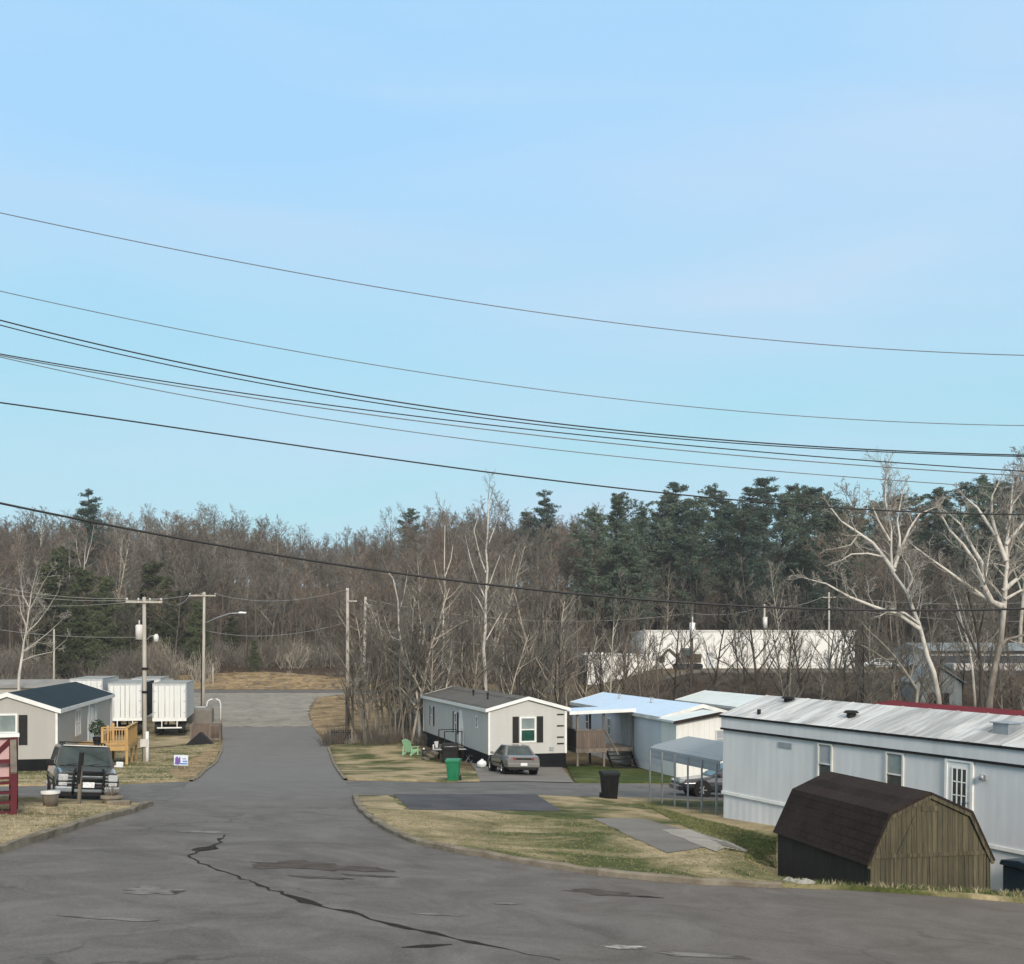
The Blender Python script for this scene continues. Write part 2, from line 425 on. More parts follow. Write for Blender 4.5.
isl_k = P((355, 798), (358, 805), (364, 814), (374, 822), (386, 830), (402, 838), (420, 845), (455, 853), (500, 860), (550, 868.5), (600, 876), (650, 881), (700, 885), (742, 887), (780, 888.5))
verge = P((812, 890), (845, 891), (900, 894.5), (960, 899), (1024, 904.5), (1120, 912))
left_k = P((150, 806), (128, 814), (106, 820), (85, 825.5), (60, 834), (30, 843.5), (0, 853))
left_ext = [(-9.2, 16), (-8.9, 8), (-8.8, -20)]
drape('road', left_ext[::-1] + left_k[::-1] + lane_l[1:] + lane_r + isl_k[1:] + verge + [(30, verge[-1][1] + 2), (60, verge[-1][1] + 6), (60, -20)], .02, M['asphalt'], 1)
drape('side_street', [lane_l[0], lane_l[1], *P((115, 785.5), (60, 786.5), (0, 787)), (-60, 36), (-60, 30.5), *P((0, 807), (60, 807), (120, 806.5))], .026, M['asphalt_side'], 1)
ss_r = P((345, 781), (450, 783.2), (570, 783.5), (640, 784)) + [(16, 52), (40, 50), (40, 42), (16, 40.5)] + P((724, 803), (640, 800), (545, 798), (440, 797.5), (355, 798))
drape('side_lane', ss_r, .027, M['asphalt_side'], 1)

# lawns and yards stand a little above the paving, with an earth edge
isl = isl_k + verge + [(17.5, 26), (17.5, 40)] + P((724, 803), (640, 800), (545, 798), (440, 797.5))
LAWNS = {}
def lawn(name, poly, m, off=.09):
    LAWNS[name] = (poly, off); return drape(name, poly, off, m, 1, skirt=.16)
lawn('island_lawn', isl, M['lawn'], .10)
drape('gravel_strip', P((357, 799), (389, 798.5), (408, 814), (470, 816), (505, 828), (470, 842), (450, 851), (420, 843), (388, 829), (366, 814)), .105, M['lawn_dry'], 1, jitter=.12)
drape('parking_pad', P((393, 797.2), (536, 797.2), (562, 814.5), (410, 813)), .110, M['asphalt_dark'], 1)
drape('concrete_slab', P((592, 822), (642, 822), (700, 838), (748, 855.5), (668, 858)), .112, M['concrete_old'], 1, jitter=.05)
drape('pale_slab', P((661, 834), (690, 833.5), (748, 855), (716, 856.5)), .118, M['concrete'], 1, jitter=.05)
lawn('green_strip', P((640, 806), (700, 823), (726, 829), (776, 842), (776, 872), (745, 861), (748, 855), (700, 838)), M['lawn_green'], .106)
lawn('trailer_lawn', P((329, 746), (400, 741), (421, 748), (440, 762), (476, 773), (480, 782.6), (450, 782.3), (346, 780.2), (335, 764)), M['lawn'], .07)
lawn('porch_lawn', P((566, 766), (700, 765), (700, 782.5), (640, 783.2), (575, 782.8)), M['lawn_green'], .07)
drape('driveway', P((456, 783.1), (476, 771), (468, 761), (560, 764), (574, 783.4)), .05, M['concrete_old'], 1)
lawn('corner_lawn', P((-40, 773), (55, 773), (122, 752), (220, 744), (221, 750), (215, 762), (203, 771), (189, 781.6), (115, 785), (-40, 786.4)), M['lawn'], .08)
drape('straw_edge', P((168, 772), (196, 757), (219, 746), (220, 750), (214, 762), (202, 771), (189, 781), (176, 781)), .095, M['straw'], 1)
lawn('kerbside_lawn', [(-9.35, 18), *left_k[::-1], *P((120, 806.8), (60, 807.2), (0, 807.4)), (-40, 30), (-40, 18)], M['lawn_dry'], .09)
drape('dry_yard', [lane_r[0], (-20.2, 110), (-22.2, 126), (-16.8, 132.6), (-2, 132), (-4, 110), *P((421, 742), (329, 742))], .03, M['straw'], 2)
drape('trailer_yard', [lane_l[-1], (-35.5, 112), (-37, 118), (-40, 127), (-90, 130), (-90, 68), *P((120, 750), (205, 744))], .03, M['lawn_dry'], 2)

def kerb(name, pts, w=.17, hgt=.12, gap=None, seed=1):
    r = random.Random(seed); mb = MB(); prof = [(0, -.1), (0, hgt), (w * .25, hgt + .03), (w, hgt + .02), (w, -.1)]
    P2 = []
    for i in range(len(pts) - 1):
        a, b = Vector(pts[i]), Vector(pts[i + 1]); n = max(1, int((b - a).length / .35))
        P2 += [a.lerp(b, k / n) for k in range(n)]
    P2.append(Vector(pts[-1])); rows = []
    for i, p in enumerate(P2):
        d = (P2[min(i + 1, len(P2) - 1)] - P2[max(i - 1, 0)]).normalized(); nrm = Vector((-d.y, d.x))
        dz = r.uniform(-.035, .012)
        rows.append([(p.x + nrm.x * (u - w * .6 + r.uniform(-.025, .025)), p.y + nrm.y * (u - w * .6 + r.uniform(-.025, .025)), G(p.x, p.y) + z + dz) for u, z in prof])
    n = len(prof); vs = [v for row in rows for v in row]; fs = []
    for i in range(len(rows) - 1):
        fs += [(i * n + k, i * n + k + 1, (i + 1) * n + k + 1, (i + 1) * n + k) for k in range(n - 1)]
    mb.add(vs, fs); return tag(mb.build(name, M['kerb'], bevel=0), kind='structure')
kerb('kerb', [isl_k[0]] + isl_k, seed=1)
kerb('kerb', [(-9.3, 12), (-9.35, 18)] + left_k[::-1], w=.17, hgt=.15, seed=2).location.z = 0
kerb('kerb', P((222, 746), (221, 752), (216, 763), (204, 772), (191, 782))[::-1], .14, .09, seed=3)
kerb('kerb', P((328, 748), (334, 764), (345, 780.5))[::-1], .15, .1, seed=4)

# broken kerb stones near the shed
for i, (px, py, s) in enumerate(((792, 887.5, .17), (806, 889, .2), (822, 888.5, .26), (836, 889.2, .2))):
    x, y = gp(px, py); mb = MB(); mb.ball((0, 0, .02), s, (1.5, .8, .55), 7, 5)
    r = random.Random(i); mb.v = [(a + r.uniform(-.05, .05), b + r.uniform(-.05, .05), c + r.uniform(-.04, .04)) for a, b, c in mb.v]
    mb.s = [False] * len(mb.s)
    o = mb.build('kerb_stone', M['concrete']); o.location = (x, y + .1, G(x, y) + .03); o.rotation_euler = (0, 0, i * .4)
    tag(o, 'broken chunk of pale kerb concrete at the road edge below the brown shed', 'stone', 'broken kerb chunks by the shed')

# cracks, tar patches, worn marks
def ribbon(name, pxs, w, m, off=.026, seed=3):
    r = random.Random(seed); pts = [Vector(gp(*p)) for p in pxs]; P2 = []
    for a, b in zip(pts[:-1], pts[1:]):
        n = max(1, int((b - a).length / .22)); P2 += [a.lerp(b, k / n) + Vector((r.uniform(-.06, .06), r.uniform(-.07, .07))) for k in range(n)]
    P2.append(pts[-1]); vs = []
    for i, p in enumerate(P2):
        d = (P2[min(i + 1, len(P2) - 1)] - P2[max(i - 1, 0)]).normalized(); nrm = Vector((-d.y, d.x)); t = i / (len(P2) - 1)
        ww = w * r.choice((.5, .7, 1, 1.1, 2.0)) * r.uniform(.7, 1.2) * (1 if 0.04 < t < .94 else .4)
        for s in (-1, 1):
            q = p + nrm * ww * s; vs.append((q.x, q.y, G(q.x, q.y) + off))
    mb = MB(); mb.add(vs, [(2 * i, 2 * i + 1, 2 * i + 3, 2 * i + 2) for i in range(len(P2) - 1)])
    return tag(mb.build(name, m), kind='structure')
ribbon('road_crack', [(226, 836), (219, 843), (206, 850), (186, 857), (205, 866), (240, 880), (285, 896), (330, 910), (360, 917), (410, 930), (470, 944), (560, 962)], .034, M['crack'])
ribbon('road_crack', [(212, 847), (204, 851), (196, 852)], .17, M['crack'], .0275, 5)
ribbon('road_crack', [(398, 950), (425, 947.5), (452, 946)], .05, M['crack'], .026, 6)
ribbon('road_crack', [(285, 896), (300, 900), (322, 907)], .08, M['crack'], .027, 12)
ribbon('road_crack', [(665, 899), (640, 897), (612, 895), (580, 892)], .06, M['crack'], .026, 7)
def blot(name, px, py, rx, ry, m, off=.0265, seed=1, n=26):
    c = gp(px, py); r = random.Random(seed); pts = []
    ph = [r.uniform(0, 6) for _ in range(4)]
    for i in range(n):
        t = 2 * math.pi * i / n; k = 1 + .28 * math.sin(2 * t + ph[0]) + .22 * math.sin(5 * t + ph[1]) + .16 * math.sin(9 * t + ph[2])
        pts.append((c[0] + rx * k * math.cos(t), c[1] + ry * k * math.sin(t)))
    return drape(name, pts, off, m, 1)
blot('tar_patch', 292, 866, .75, .5, M['patch'], .0262, 2)
blot('tar_patch', 332, 869, .85, .42, M['patch'], .0272, 3)
blot('tar_patch', 368, 877, .38, .14, M['patch'], .0265, 4)
blot('tar_patch', 322, 879, .42, .14, M['patch'], .0282, 8)
blot('tar_patch', 604, 894, .62, .26, M['patch'], .0262, 5)
blot('manhole_cover', 152, 892, .46, .3, M['worn'], .027, 6)
blot('worn_mark', 625, 949, .3, .10, M['pale'], .0275, 20, 18)
for i, (px, py, rx, ry) in enumerate(((440, 916, .3, .1), (205, 833, .6, .2), (505, 905, .2, .08), (700, 957, .6, .10), (110, 920, .5, .12))):
    blot('worn_mark', px, py, rx, ry, M['worn'], .0265, 21 + i, 18)
# ------------------------------------------------------------------ materials for buildings
M['side_grey'] = siding('grey_lap_siding', (.50, .49, .46), .13)
M['side_taupe'] = siding('taupe_lap_siding', (.40, .385, .355), .13)
M['side_blue'] = siding('pale_metal_siding', (.55, .585, .62), .41, 'Y', 'SIN', .16, .25, .06)
M['side_big'] = siding('white_metal_siding', (.62, .63, .635), .30, 'Y', 'SIN', .30, .13, .035)
M['side_board'] = siding('white_board_siding', (.72, .71, .67), .30, 'X', 'SAW', .15, .5, .25)
M['white'] = mat('white_trim', (.78, .78, .76), (.66, .66, .63), 2, .5, bmp=.05)
M['offwhite'] = mat('weathered_white', (.66, .65, .62), (.48, .47, .44), 1.5, .6, bmp=.1)
M['black'] = mat('black_shutter', (.006, .0065, .007), (.011, .011, .011), 4, .5, bmp=.1)
M['skirt_black'] = mat('black_skirting', (.004, .005, .006), (.009, .010, .011), 1, .8, bmp=.1)
M['skirt_white'] = siding('white_skirting', (.66, .67, .68), .3, 'Y', 'SIN', .35, .3, .05)
M['glass'] = mat('window_glass', (.05, .075, .08), (.02, .03, .035), .7, .06, spec=.9, bmp=0)
M['glass_pale'] = mat('curtained_glass', (.28, .33, .32), (.16, .2, .2), .9, .12, spec=.9, bmp=0)
M['glass_green'] = mat('green_blind_glass', (.02, .085, .06), (.012, .05, .036), 2, .15, spec=.7, bmp=0)
M['blind'] = mat('window_blind', (.34, .36, .38), (.27, .29, .31), 2, .3, bmp=0)
M['shingle_grey'] = shingles('grey_shingle', (.085, .082, .076), (.115, .11, .102), (.13, .123, .115))
M['shingle_navy'] = mat('navy_shingle', (.008, .018, .027), (.015, .028, .038), .9, .85, bmp=.3, fine=.35)
M['shingle_brown'] = shingles('brown_shingle', (.020, .014, .0125), (.032, .023, .020), (.036, .028, .024))
M['wood'] = mat('raw_pine_lumber', (.52, .34, .15), (.42, .26, .105), 3, .75, stretch=(1, 1, .15))
M['wood_grey'] = mat('weathered_wood', (.20, .172, .14), (.12, .10, .082), 3, .85, stretch=(1, 1, .15), bmp=.4)
M['wood_red'] = mat('maroon_painted_wood', (.115, .022, .030), (.08, .016, .022), 3, .6)
M['pink'] = mat('faded_pink_panel', (.55, .38, .38), (.48, .33, .33), 2, .7)
M['metal'] = mat('galvanised_metal', (.42, .44, .46), (.30, .32, .34), 2, .45, .6, bmp=.05)
M['metal_dark'] = mat('dark_metal', (.012, .012, .013), (.022, .022, .022), 3, .6, .1, bmp=.05)
M['carport_roof'] = siding('carport_steel', (.25, .275, .29), .23, 'X', 'SIN', .2, .35, .18)
M['carport_fascia'] = siding('carport_panel_steel', (.27, .30, .33), .23, 'Z', 'SIN', .2, .35, .1)
M['red_metal'] = mat('dark_red_metal_roof', (.16, .012, .018), (.11, .010, .015), .6, .85, bmp=.05)
M['blue_roof'] = siding('pale_blue_metal_roof', (.52, .66, .82), .4, 'Y', 'SIN', .12, .3, .10)
M['mint_roof'] = siding('pale_coated_metal_roof', (.66, .72, .71), .4, 'Y', 'SIN', .2, .3, .10)

def stained_roof():
    m, nt, b = _nodes('stained_metal_roof')
    f = noise(nt, .9, 7, (.22, 2.6, 1), dist=.5, rough=.62)
    c = mix(nt, ramp(nt, f, .40, .60), (.30, .305, .30), (.56, .57, .56))
    g = noise(nt, 2.6, 5, (.3, 3.4, 1)); c = mix(nt, ramp(nt, g, .58, .74), c, (.22, .215, .20))
    w = wave(nt, math.pi / 10 / .9, 'Y', 'SAW'); c = mix(nt, .25, c, mix(nt, ramp(nt, w, 0, .07), (.10, .10, .10), c))
    nt.links.new(c, b.inputs['Base Color']); b.inputs['Roughness'].default_value = .6
    bump(nt, b, w, .4, .03); return m
M['stained_roof'] = stained_roof()

def planks(name, c1, c2, c3, width=.115):
    m, nt, b = _nodes(name)
    tc = nt.nodes.new('ShaderNodeTexCoord'); sx = nt.nodes.new('ShaderNodeSeparateXYZ'); nt.links.new(tc.outputs['Object'], sx.inputs[0])
    d = nt.nodes.new('ShaderNodeMath'); d.operation = 'DIVIDE'; d.inputs[1].default_value = width; nt.links.new(sx.outputs[0], d.inputs[0])
    fl = nt.nodes.new('ShaderNodeMath'); fl.operation = 'FLOOR'; nt.links.new(d.outputs[0], fl.inputs[0])
    wn = nt.nodes.new('ShaderNodeTexWhiteNoise'); wn.noise_dimensions = '1D'; nt.links.new(fl.outputs[0], wn.inputs['W'])
    fr = nt.nodes.new('ShaderNodeMath'); fr.operation = 'FRACT'; nt.links.new(d.outputs[0], fr.inputs[0])
    g = noise(nt, 4, 6, (5, 5, .35))
    c = mix(nt, ramp(nt, g, .3, .7), c1, c2)
    c = mix(nt, _rng(nt, wn.outputs[0], 0, .5), c, c3)
    sk = noise(nt, 2.2, 7, (9, 9, .5), rough=.7); c = mix(nt, _rng(nt, ramp(nt, sk, .42, .66), 0, .8), c, c3)
    lg = noise(nt, 1.1, 4, (1, 1, .7)); c = mix(nt, _rng(nt, ramp(nt, lg, .45, .7), 0, .6), c, c3)
    gap = ramp(nt, fr.outputs[0], 0.0, .09); c = mix(nt, gap, (.012, .01, .008), c)
    nt.links.new(c, b.inputs['Base Color']); b.inputs['Roughness'].default_value = .9
    bump(nt, b, gap, .8, .02); return m
M['shed_planks'] = planks('weathered_shed_planks', (.155, .128, .074), (.085, .072, .040), (.024, .024, .014))
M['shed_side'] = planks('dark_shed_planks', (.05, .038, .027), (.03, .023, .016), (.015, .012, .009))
M['deck_planks'] = planks('deck_slats', (.20, .15, .115), (.14, .105, .08), (.08, .06, .05), .13)

# ------------------------------------------------------------------ building pieces
def window(par, o, hu, n, w, h, fr=.07, pane='glass', frame='white', low=None, muntins=0, name='window'):
    """o: bottom-left corner on the wall; hu along the wall; n outwards"""
    o, hu, n = Vector(o), Vector(hu).normalized(), Vector(n).normalized(); z = Vector((0, 0, 1)); mb = MB()
    def bx(u0, u1, v0, v1, a, b, m=0, t=None):
        t = t or mb; vs = [o + hu * u + z * v + n * k for k in (a, b) for v in (v0, v1) for u in (u0, u1)]
        t.add(vs, [(0, 2, 3, 1), (4, 5, 7, 6), (0, 1, 5, 4), (2, 6, 7, 3), (0, 4, 6, 2), (1, 3, 7, 5)], m)
    bx(0, w, 0, fr, -.02, .05); bx(0, w, h - fr, h, -.02, .05); bx(0, fr, fr, h - fr, -.02, .05); bx(w - fr, w, fr, h - fr, -.02, .05)
    bx(fr, w - fr, h * .48, h * .48 + fr * .7, -.015, .04)
    for k in range(muntins):
        u = w * (k + 1) / (muntins + 1); bx(u - .015, u + .015, fr, h - fr, -.01, .035)
    f = mb.build(name, M[frame], par)
    p = MB(); bx(fr, w - fr, h * .48 + fr * .7, h - fr, -.03, .012, 0, p); p.build('pane', M[pane], f)
    p = MB(); bx(fr, w - fr, fr, h * .48, -.03, .008, 0, p); p.build('pane', M[low or pane], f)
    return f

def shutter(par, o, hu, n, w, h):
    o, hu, n = Vector(o), Vector(hu).normalized(), Vector(n).normalized(); z = Vector((0, 0, 1)); mb = MB()
    def bx(u0, u1, v0, v1, a, b):
        vs = [o + hu * u + z * v + n * k for k in (a, b) for v in (v0, v1) for u in (u0, u1)]
        mb.add(vs, [(0, 2, 3, 1), (4, 5, 7, 6), (0, 1, 5, 4), (2, 6, 7, 3), (0, 4, 6, 2), (1, 3, 7, 5)])
    bx(0, w, 0, h, 0, .025); bx(0, .05, 0, h, .025, .04); bx(w - .05, w, 0, h, .025, .04)
    n_ = int(h / .09)
    for k in range(n_): bx(.05, w - .05, h * k / n_ + .015, h * k / n_ + .06, .025, .036)
    return mb.build('shutter', M['black'], par)

def panel_door(par, o, hu, n, w, h, m='white', glass=None, fr=.07):
    o, hu, n = Vector(o), Vector(hu).normalized(), Vector(n).normalized(); z = Vector((0, 0, 1))
    def bx(mb, u0, u1, v0, v1, a, b):
        vs = [o + hu * u + z * v + n * k for k in (a, b) for v in (v0, v1) for u in (u0, u1)]
        mb.add(vs, [(0, 2, 3, 1), (4, 5, 7, 6), (0, 1, 5, 4), (2, 6, 7, 3), (0, 4, 6, 2), (1, 3, 7, 5)])
    mb = MB(); bx(mb, fr, w - fr, .02, h - fr, -.02, .03); bx(mb, 0, fr, 0, h, -.02, .06); bx(mb, w - fr, w, 0, h, -.02, .06); bx(mb, fr, w - fr, h - fr, h, -.02, .06)
    d = mb.build('door', M[m], par)
    if glass:
        u0, u1, v0, v1, nx_, nz_ = glass
        g = MB(); bx(g, u0, u1, v0, v1, .03, .042); g.build('pane', M['glass'], d)
        g = MB()
        for i in range(nx_ + 1): u = u0 + (u1 - u0) * i / nx_; bx(g, u - .014, u + .014, v0 - .014, v1 + .014, .042, .056)
        for i in range(nz_ + 1): v = v0 + (v1 - v0) * i / nz_; bx(g, u0 - .013, u1 + .013, v - .013, v + .013, .043, .054)
        g.build('muntin', M['white'], d)
    k = MB(); c = o + hu * (w - .16) + z * (h * .47) + n * .07; k.ball(c, .035, nu=8, nv=5); k.build('handle', M['metal'], d)
    return d

def home(t, W, y0, y1, zg, zs, ze, rise, wall, roof, skirt, over=.18, trim='white', fascia=.17, th=.10, skirt_in=.02, gable_over=.15):
    """shell of a manufactured home in local axes: x across the gable, y along; z are local heights"""
    c = W / 2
    MB().prism([(0, y0, zs), (W, y0, zs), (W, y0, ze), (c, y0, ze + rise), (0, y0, ze)], (0, y1 - y0, 0)).build('wall', M[wall], t)
    k = rise / c; g = gable_over
    zo = ze - over * k
    MB().prism([(-over, y0 - g, zo + .012), (c, y0 - g, ze + rise + .012), (W + over, y0 - g, zo + .012), (W + over, y0 - g, zo + th), (c, y0 - g, ze + rise + th), (-over, y0 - g, zo + th)], (0, y1 - y0 + 2 * g, 0)).build('roof', M[roof], t)
    tm = MB()
    for ye, s in ((y0 - g, -1), (y1 + g, 1)):
        for a, b in ((-over, c), (c, W + over)):
            za = ze + rise - abs(a - c) * k; zb = ze + rise - abs(b - c) * k
            tm.prism([(a, ye, za - fascia + th), (b, ye, zb - fascia + th), (b, ye, zb + th + .02), (a, ye, za + th + .02)], (0, s * .03, 0))
    for xe in (-over, W + over):
        s = -1 if xe < 0 else 1
        tm.box(min(xe, xe + s * .03), max(xe, xe + s * .03), y0 - g, y1 + g, zo - fascia + th, zo + th + .01)
    tm.build('trim', M[trim], t)
    for x in (0, W):
        for y, s in ((y0, -1), (y1, 1)):
            sx = -1 if x == 0 else 1
            MB().box(min(x + sx * .02, x - sx * .09), max(x + sx * .02, x - sx * .09), min(y + s * .02, y - s * .09), max(y + s * .02, y - s * .09), zs - .01, ze - .02).build('corner_trim', M[trim], t)
    i = skirt_in
    MB().box(i, W - i, y0 + i, y1 - i, zg - .8, zs).build('skirting', M[skirt], t)

X, Y, Z = Vector((1, 0, 0)), Vector((0, 1, 0)), Vector((0, 0, 1))

# ---- grey single-wide in the middle
t = thing('mobile_home', 'grey single-wide mobile home with black shutters and white trim behind the parked silver sedan', 'mobile home', (-1.32, 62, CZ - 6.78), R(15.6), 'mobile homes')
ZS, ZE = .87, 3.40
home(t, 4.62, 0, 19.2, 0, ZS, ZE, .62, 'side_grey', 'shingle_grey', 'skirt_black')
window(t, (1.83, 0, 1.52), X, -Y, .95, 1.46, .09, 'glass_pale', low='glass_green')
shutter(t, (1.40, 0, 1.50), X, -Y, .37, 1.5); shutter(t, (2.84, 0, 1.50), X, -Y, .37, 1.5)
for zb in (3.05, 2.40, 1.75, 1.38):
    MB().box(4.05, 4.45, -.05, .0, zb, zb + .07).build('wall_bracket', M['metal_dark'], t)
MB().box(3.6, 3.85, -.06, 0, 1.02, 1.24).build('meter_box', M['metal'], t)
for s, w in ((15.6, .7), (8.0, .75)):
    window(t, (0, s + w, 1.5), -Y, -X, w, 1.3, .08, 'glass', muntins=0)
    shutter(t, (0, s + w + .42, 1.48), -Y, -X, .36, 1.35); shutter(t, (0, s - .06, 1.48), -Y, -X, .36, 1.35)
panel_door(t, (0, 7.3, .92), -Y, -X, .95, 2.1)
window(t, (0, 3.0, 2.2), -Y, -X, .5, .7, .06)
for yy, xx in ((4.5, 1.1), (9, 1.3), (13, 3.0)):
    v = MB(); v.tube([(xx, yy, ZE), (xx, yy, ZE + .75)], .06, 8); v.tube([(xx, yy, ZE + .72), (xx, yy, ZE + .82)], [.11, .04], 8); v.build('roof_vent', M['metal_dark'], t)

# steps and landing against its long side
st = thing('porch_steps', 'small dark wooden steps with railing at the grey home side door', 'steps', (0, 0, 0), 0)
st.parent = None
def w2(t, p): return t.matrix_basis @ Vector(p)
st.location = w2(t, (0, 6.85, 0)); st.rotation_euler = t.rotation_euler
mb = MB(); mb.box(-1.3, -.03, -.9, .9, .78, .86)
mb.build('landing', M['wood_grey'], st)
for x in (-1.25, -.12):
    for y in (-.85, .85): MB().box(x - .05, x + .05, y - .05, y + .05, -.5, .78).build('leg', M['metal_dark'], st)
for k in range(4):
    MB().box(-1.3 - .28 * (k + 1), -1.3 - .28 * k, -.7, .7, .62 - .19 * k, .67 - .19 * k).build('tread', M['wood_grey'], st)
for y in (-.85, .85):
    mb = MB()
    for x in (-1.25, -.15): mb.box(x - .03, x + .03, y - .03, y + .03, .86, 1.75)
    mb.bar((-1.28, y, 1.77), (-.12, y, 1.77), .05, .05)
    mb.build('railing', M['metal_dark'], st)

# ---- taupe home at the left
t = thing('mobile_home', 'taupe mobile home with navy shingle roof and white fascia behind the black truck', 'mobile home', (-24.6, 59.5, CZ - 6.66), R(12.4), 'mobile homes')
# local x runs to the right; the near right corner is the origin, so shift by the width
HW = 5.0
sh = Matrix.Translation((-HW, 0, 0)); t.location = w2(t, (-HW, 0, 0))
home(t, HW, 0, 21, 0, .78, 3.42, .86, 'side_taupe', 'shingle_navy', 'skirt_black', fascia=.22)
window(t, (2.02, 0, 1.25), X, -Y, .98, 2.0, .1, 'glass_pale')
shutter(t, (3.06, 0, 1.55), X, -Y, .44, 1.62); shutter(t, (1.52, 0, 1.55), X, -Y, .44, 1.62)
window(t, (HW, 5.6, 1.55), Y, X, .85, 1.6, .09, 'glass', muntins=1); window(t, (HW, 6.5, 1.55), Y, X, .85, 1.6, .09, 'glass', muntins=1)
MB().box(HW, HW + .07, 10.1, 10.7, .8, 3.25).build('corner_trim', M['white'], t)
window(t, (HW, 13.0, 1.5), Y, X, .7, 1.7, .08, 'glass_pale', muntins=1)
panel_door(t, (HW, 11.2, .82), Y, X, .95, 2.1)
MB().box(HW, HW + .05, 20.3, 21.02, .8, 3.3).build('corner_trim', M['white'], t)
LEFT = t

# raw lumber deck by it
dk = thing('wooden_deck', 'raw yellow lumber deck with railing beside the taupe mobile home', 'deck', (-23.35, 63.4, G(-23.3, 64)), R(12.4))
fl = 1.15
DX0, DX1, DY1 = -2.0, 1.15, 4.6
MB().box(DX0, DX1, 0, DY1, fl - .05, fl).build('floor', M['wood'], dk)
mb = MB(); mb.box(DX0, DX1, -.04, 0, fl - .24, fl + .01); mb.box(DX1, DX1 + .04, -.04, DY1, fl - .24, fl + .01); mb.build('rim_board', M['wood'], dk)
for x in (-.25, DX1 - .06):
    for y in (.06, DY1 / 2, DY1 - .06): MB().box(x - .07, x + .07, y - .07, y + .07, -.6, fl + 1.08).build('post', M['wood'], dk)
mb = MB()
mb.box(-.32, DX1 + .08, -.04, .12, fl + 1.08, fl + 1.13); mb.box(DX1 - .12, DX1 + .05, .12, DY1, fl + 1.08, fl + 1.13)
mb.box(-.25, DX1, .02, .07, fl + .12, fl + .2); mb.box(-.25, DX1, .02, .07, fl + .93, fl + 1.02)
mb.box(DX1 - .07, DX1 - .02, .1, DY1, fl + .12, fl + .2); mb.box(DX1 - .07, DX1 - .02, .1, DY1, fl + .93, fl + 1.02)
mb.build('rail', M['wood'], dk)
mb = MB()
for k in range(8): x = -.12 + k * .155; mb.box(x, x + .045, -.02, .02, fl + .06, fl + 1.0)
for k in range(24): y = .2 + k * .18; mb.box(DX1 - .02, DX1 + .02, y, y + .045, fl + .06, fl + 1.0)
mb.build('baluster', M['wood'], dk)
mb = MB()
for k in range(5): mb.box(DX0 - .25 , -.33, -.30 * (k + 1), -.30 * k, fl - .2 * (k + 1) , fl - .2 * k - .14)
mb.build('stairs', M['wood_grey'], dk)

# ---- maroon porch stair at the left edge
pr = thing('porch_stairs', 'maroon painted wooden porch stairs with white topped railing at the left edge of the lawn', 'porch', (-12.2, 27.0, G(-12.2, 27.0) - .02), R(25))
Wp = 2.1
for k in range(4):
    MB().box(-Wp, -.06, -.30 * (4 - k) + .02, -.30 * (3 - k) + .03, .2 * (k + 1) - .045, .2 * (k + 1)).build('tread', M['wood_red'], pr)
for x in (-.06, -Wp):
    MB().prism([(x, -1.22, -.3), (x, 0.1, -.3), (x, .1, .8), (x, -.1, .8), (x, -1.22, .12)], (.05, 0, 0)).build('stringer', M['wood_red'], pr)
MB().box(-Wp - .5, .02, .1, 1.2, .84, .90).build('floor', M['wood_red'], pr)
for p in ((-.03, .12), (-.62, 2.1), (-Wp, .12)):
    MB().box(p[0] - .10, p[0] + .10, p[1] - .10, p[1] + .10, -.4, 1.88).build('post', M['wood_red'], pr)
MB().box(-.11, .03, -1.33, -1.19, -.3, 1.12).build('newel_post', M['wood_red'], pr)
mb = MB(); mb.bar((-.04, -1.36, 1.14), (-.04, .0, 1.80), .14, .05); mb.build('handrail', M['wood_grey'], pr)
mb = MB(); mb.bar((-.03, -1.26, .5), (-.03, .1, 1.35), .05, .12); mb.bar((-Wp, -.1, 1.3), (-.1, -.1, 1.3), .05, .1); mb.bar((-1.0, .12, .9), (-.1, .12, 1.8), .05, .1); mb.box(-.75, -.63, .02, .12, .85, 1.88); mb.build('brace', M['wood_red'], pr)
MB().box(-Wp - .6, .10, -.02, .28, 1.88, 1.96).build('cap_rail', M['white'], pr)
MB().box(-Wp, -.12, .16, .2, .9, 1.87).build('backing_panel', M['pink'], pr)

# ---- blue roofed home with porch, centre right
TH = R(13)
t = thing('mobile_home', 'pale mobile home under a light blue metal roof with a covered wooden porch', 'mobile home', (8.2, 60, CZ - 6.95), TH, 'mobile homes')
home(t, 4.6, 0, 17.5, 0, .6, 3.25, .62, 'side_blue', 'blue_roof', 'skirt_white', over=.16, trim='offwhite', fascia=.2)
# front room with board siding under a lower gable
MB().prism([(-.06, -2.2, -.8), (4.66, -2.2, -.8), (4.66, -2.2, 3.16), (2.3, -2.2, 3.56), (-.06, -2.2, 3.16)], (0, 2.19, 0)).build('front_room_wall', M['side_board'], t)
MB().prism([(-.3, -2.45, 3.13), (2.3, -2.45, 3.58), (4.9, -2.45, 3.13), (4.9, -2.45, 3.24), (2.3, -2.45, 3.69), (-.3, -2.45, 3.24)], (0, 2.42, 0)).build('front_room_roof', M['mint_roof'], t)
mb = MB(); mb.prism([(-.32, -2.47, 3.06), (2.3, -2.47, 3.5), (2.3, -2.47, 3.68), (-.32, -2.47, 3.22)], (0, -.03, 0)); mb.prism([(2.3, -2.47, 3.5), (4.92, -2.47, 3.06), (4.92, -2.47, 3.22), (2.3, -2.47, 3.68)], (0, -.03, 0)); mb.build('gable_trim', M['shingle_brown'], t)
window(t, (2.15, -2.2, 1.75), X, -Y, .82, .95, .07, 'blind', 'offwhite')
window(t, (0, 9.6, 1.6), -Y, -X, .7, 1.1, .07, 'glass_pale'); window(t, (0, 14.4, 1.6), -Y, -X, .8, 1.1, .07, 'glass')
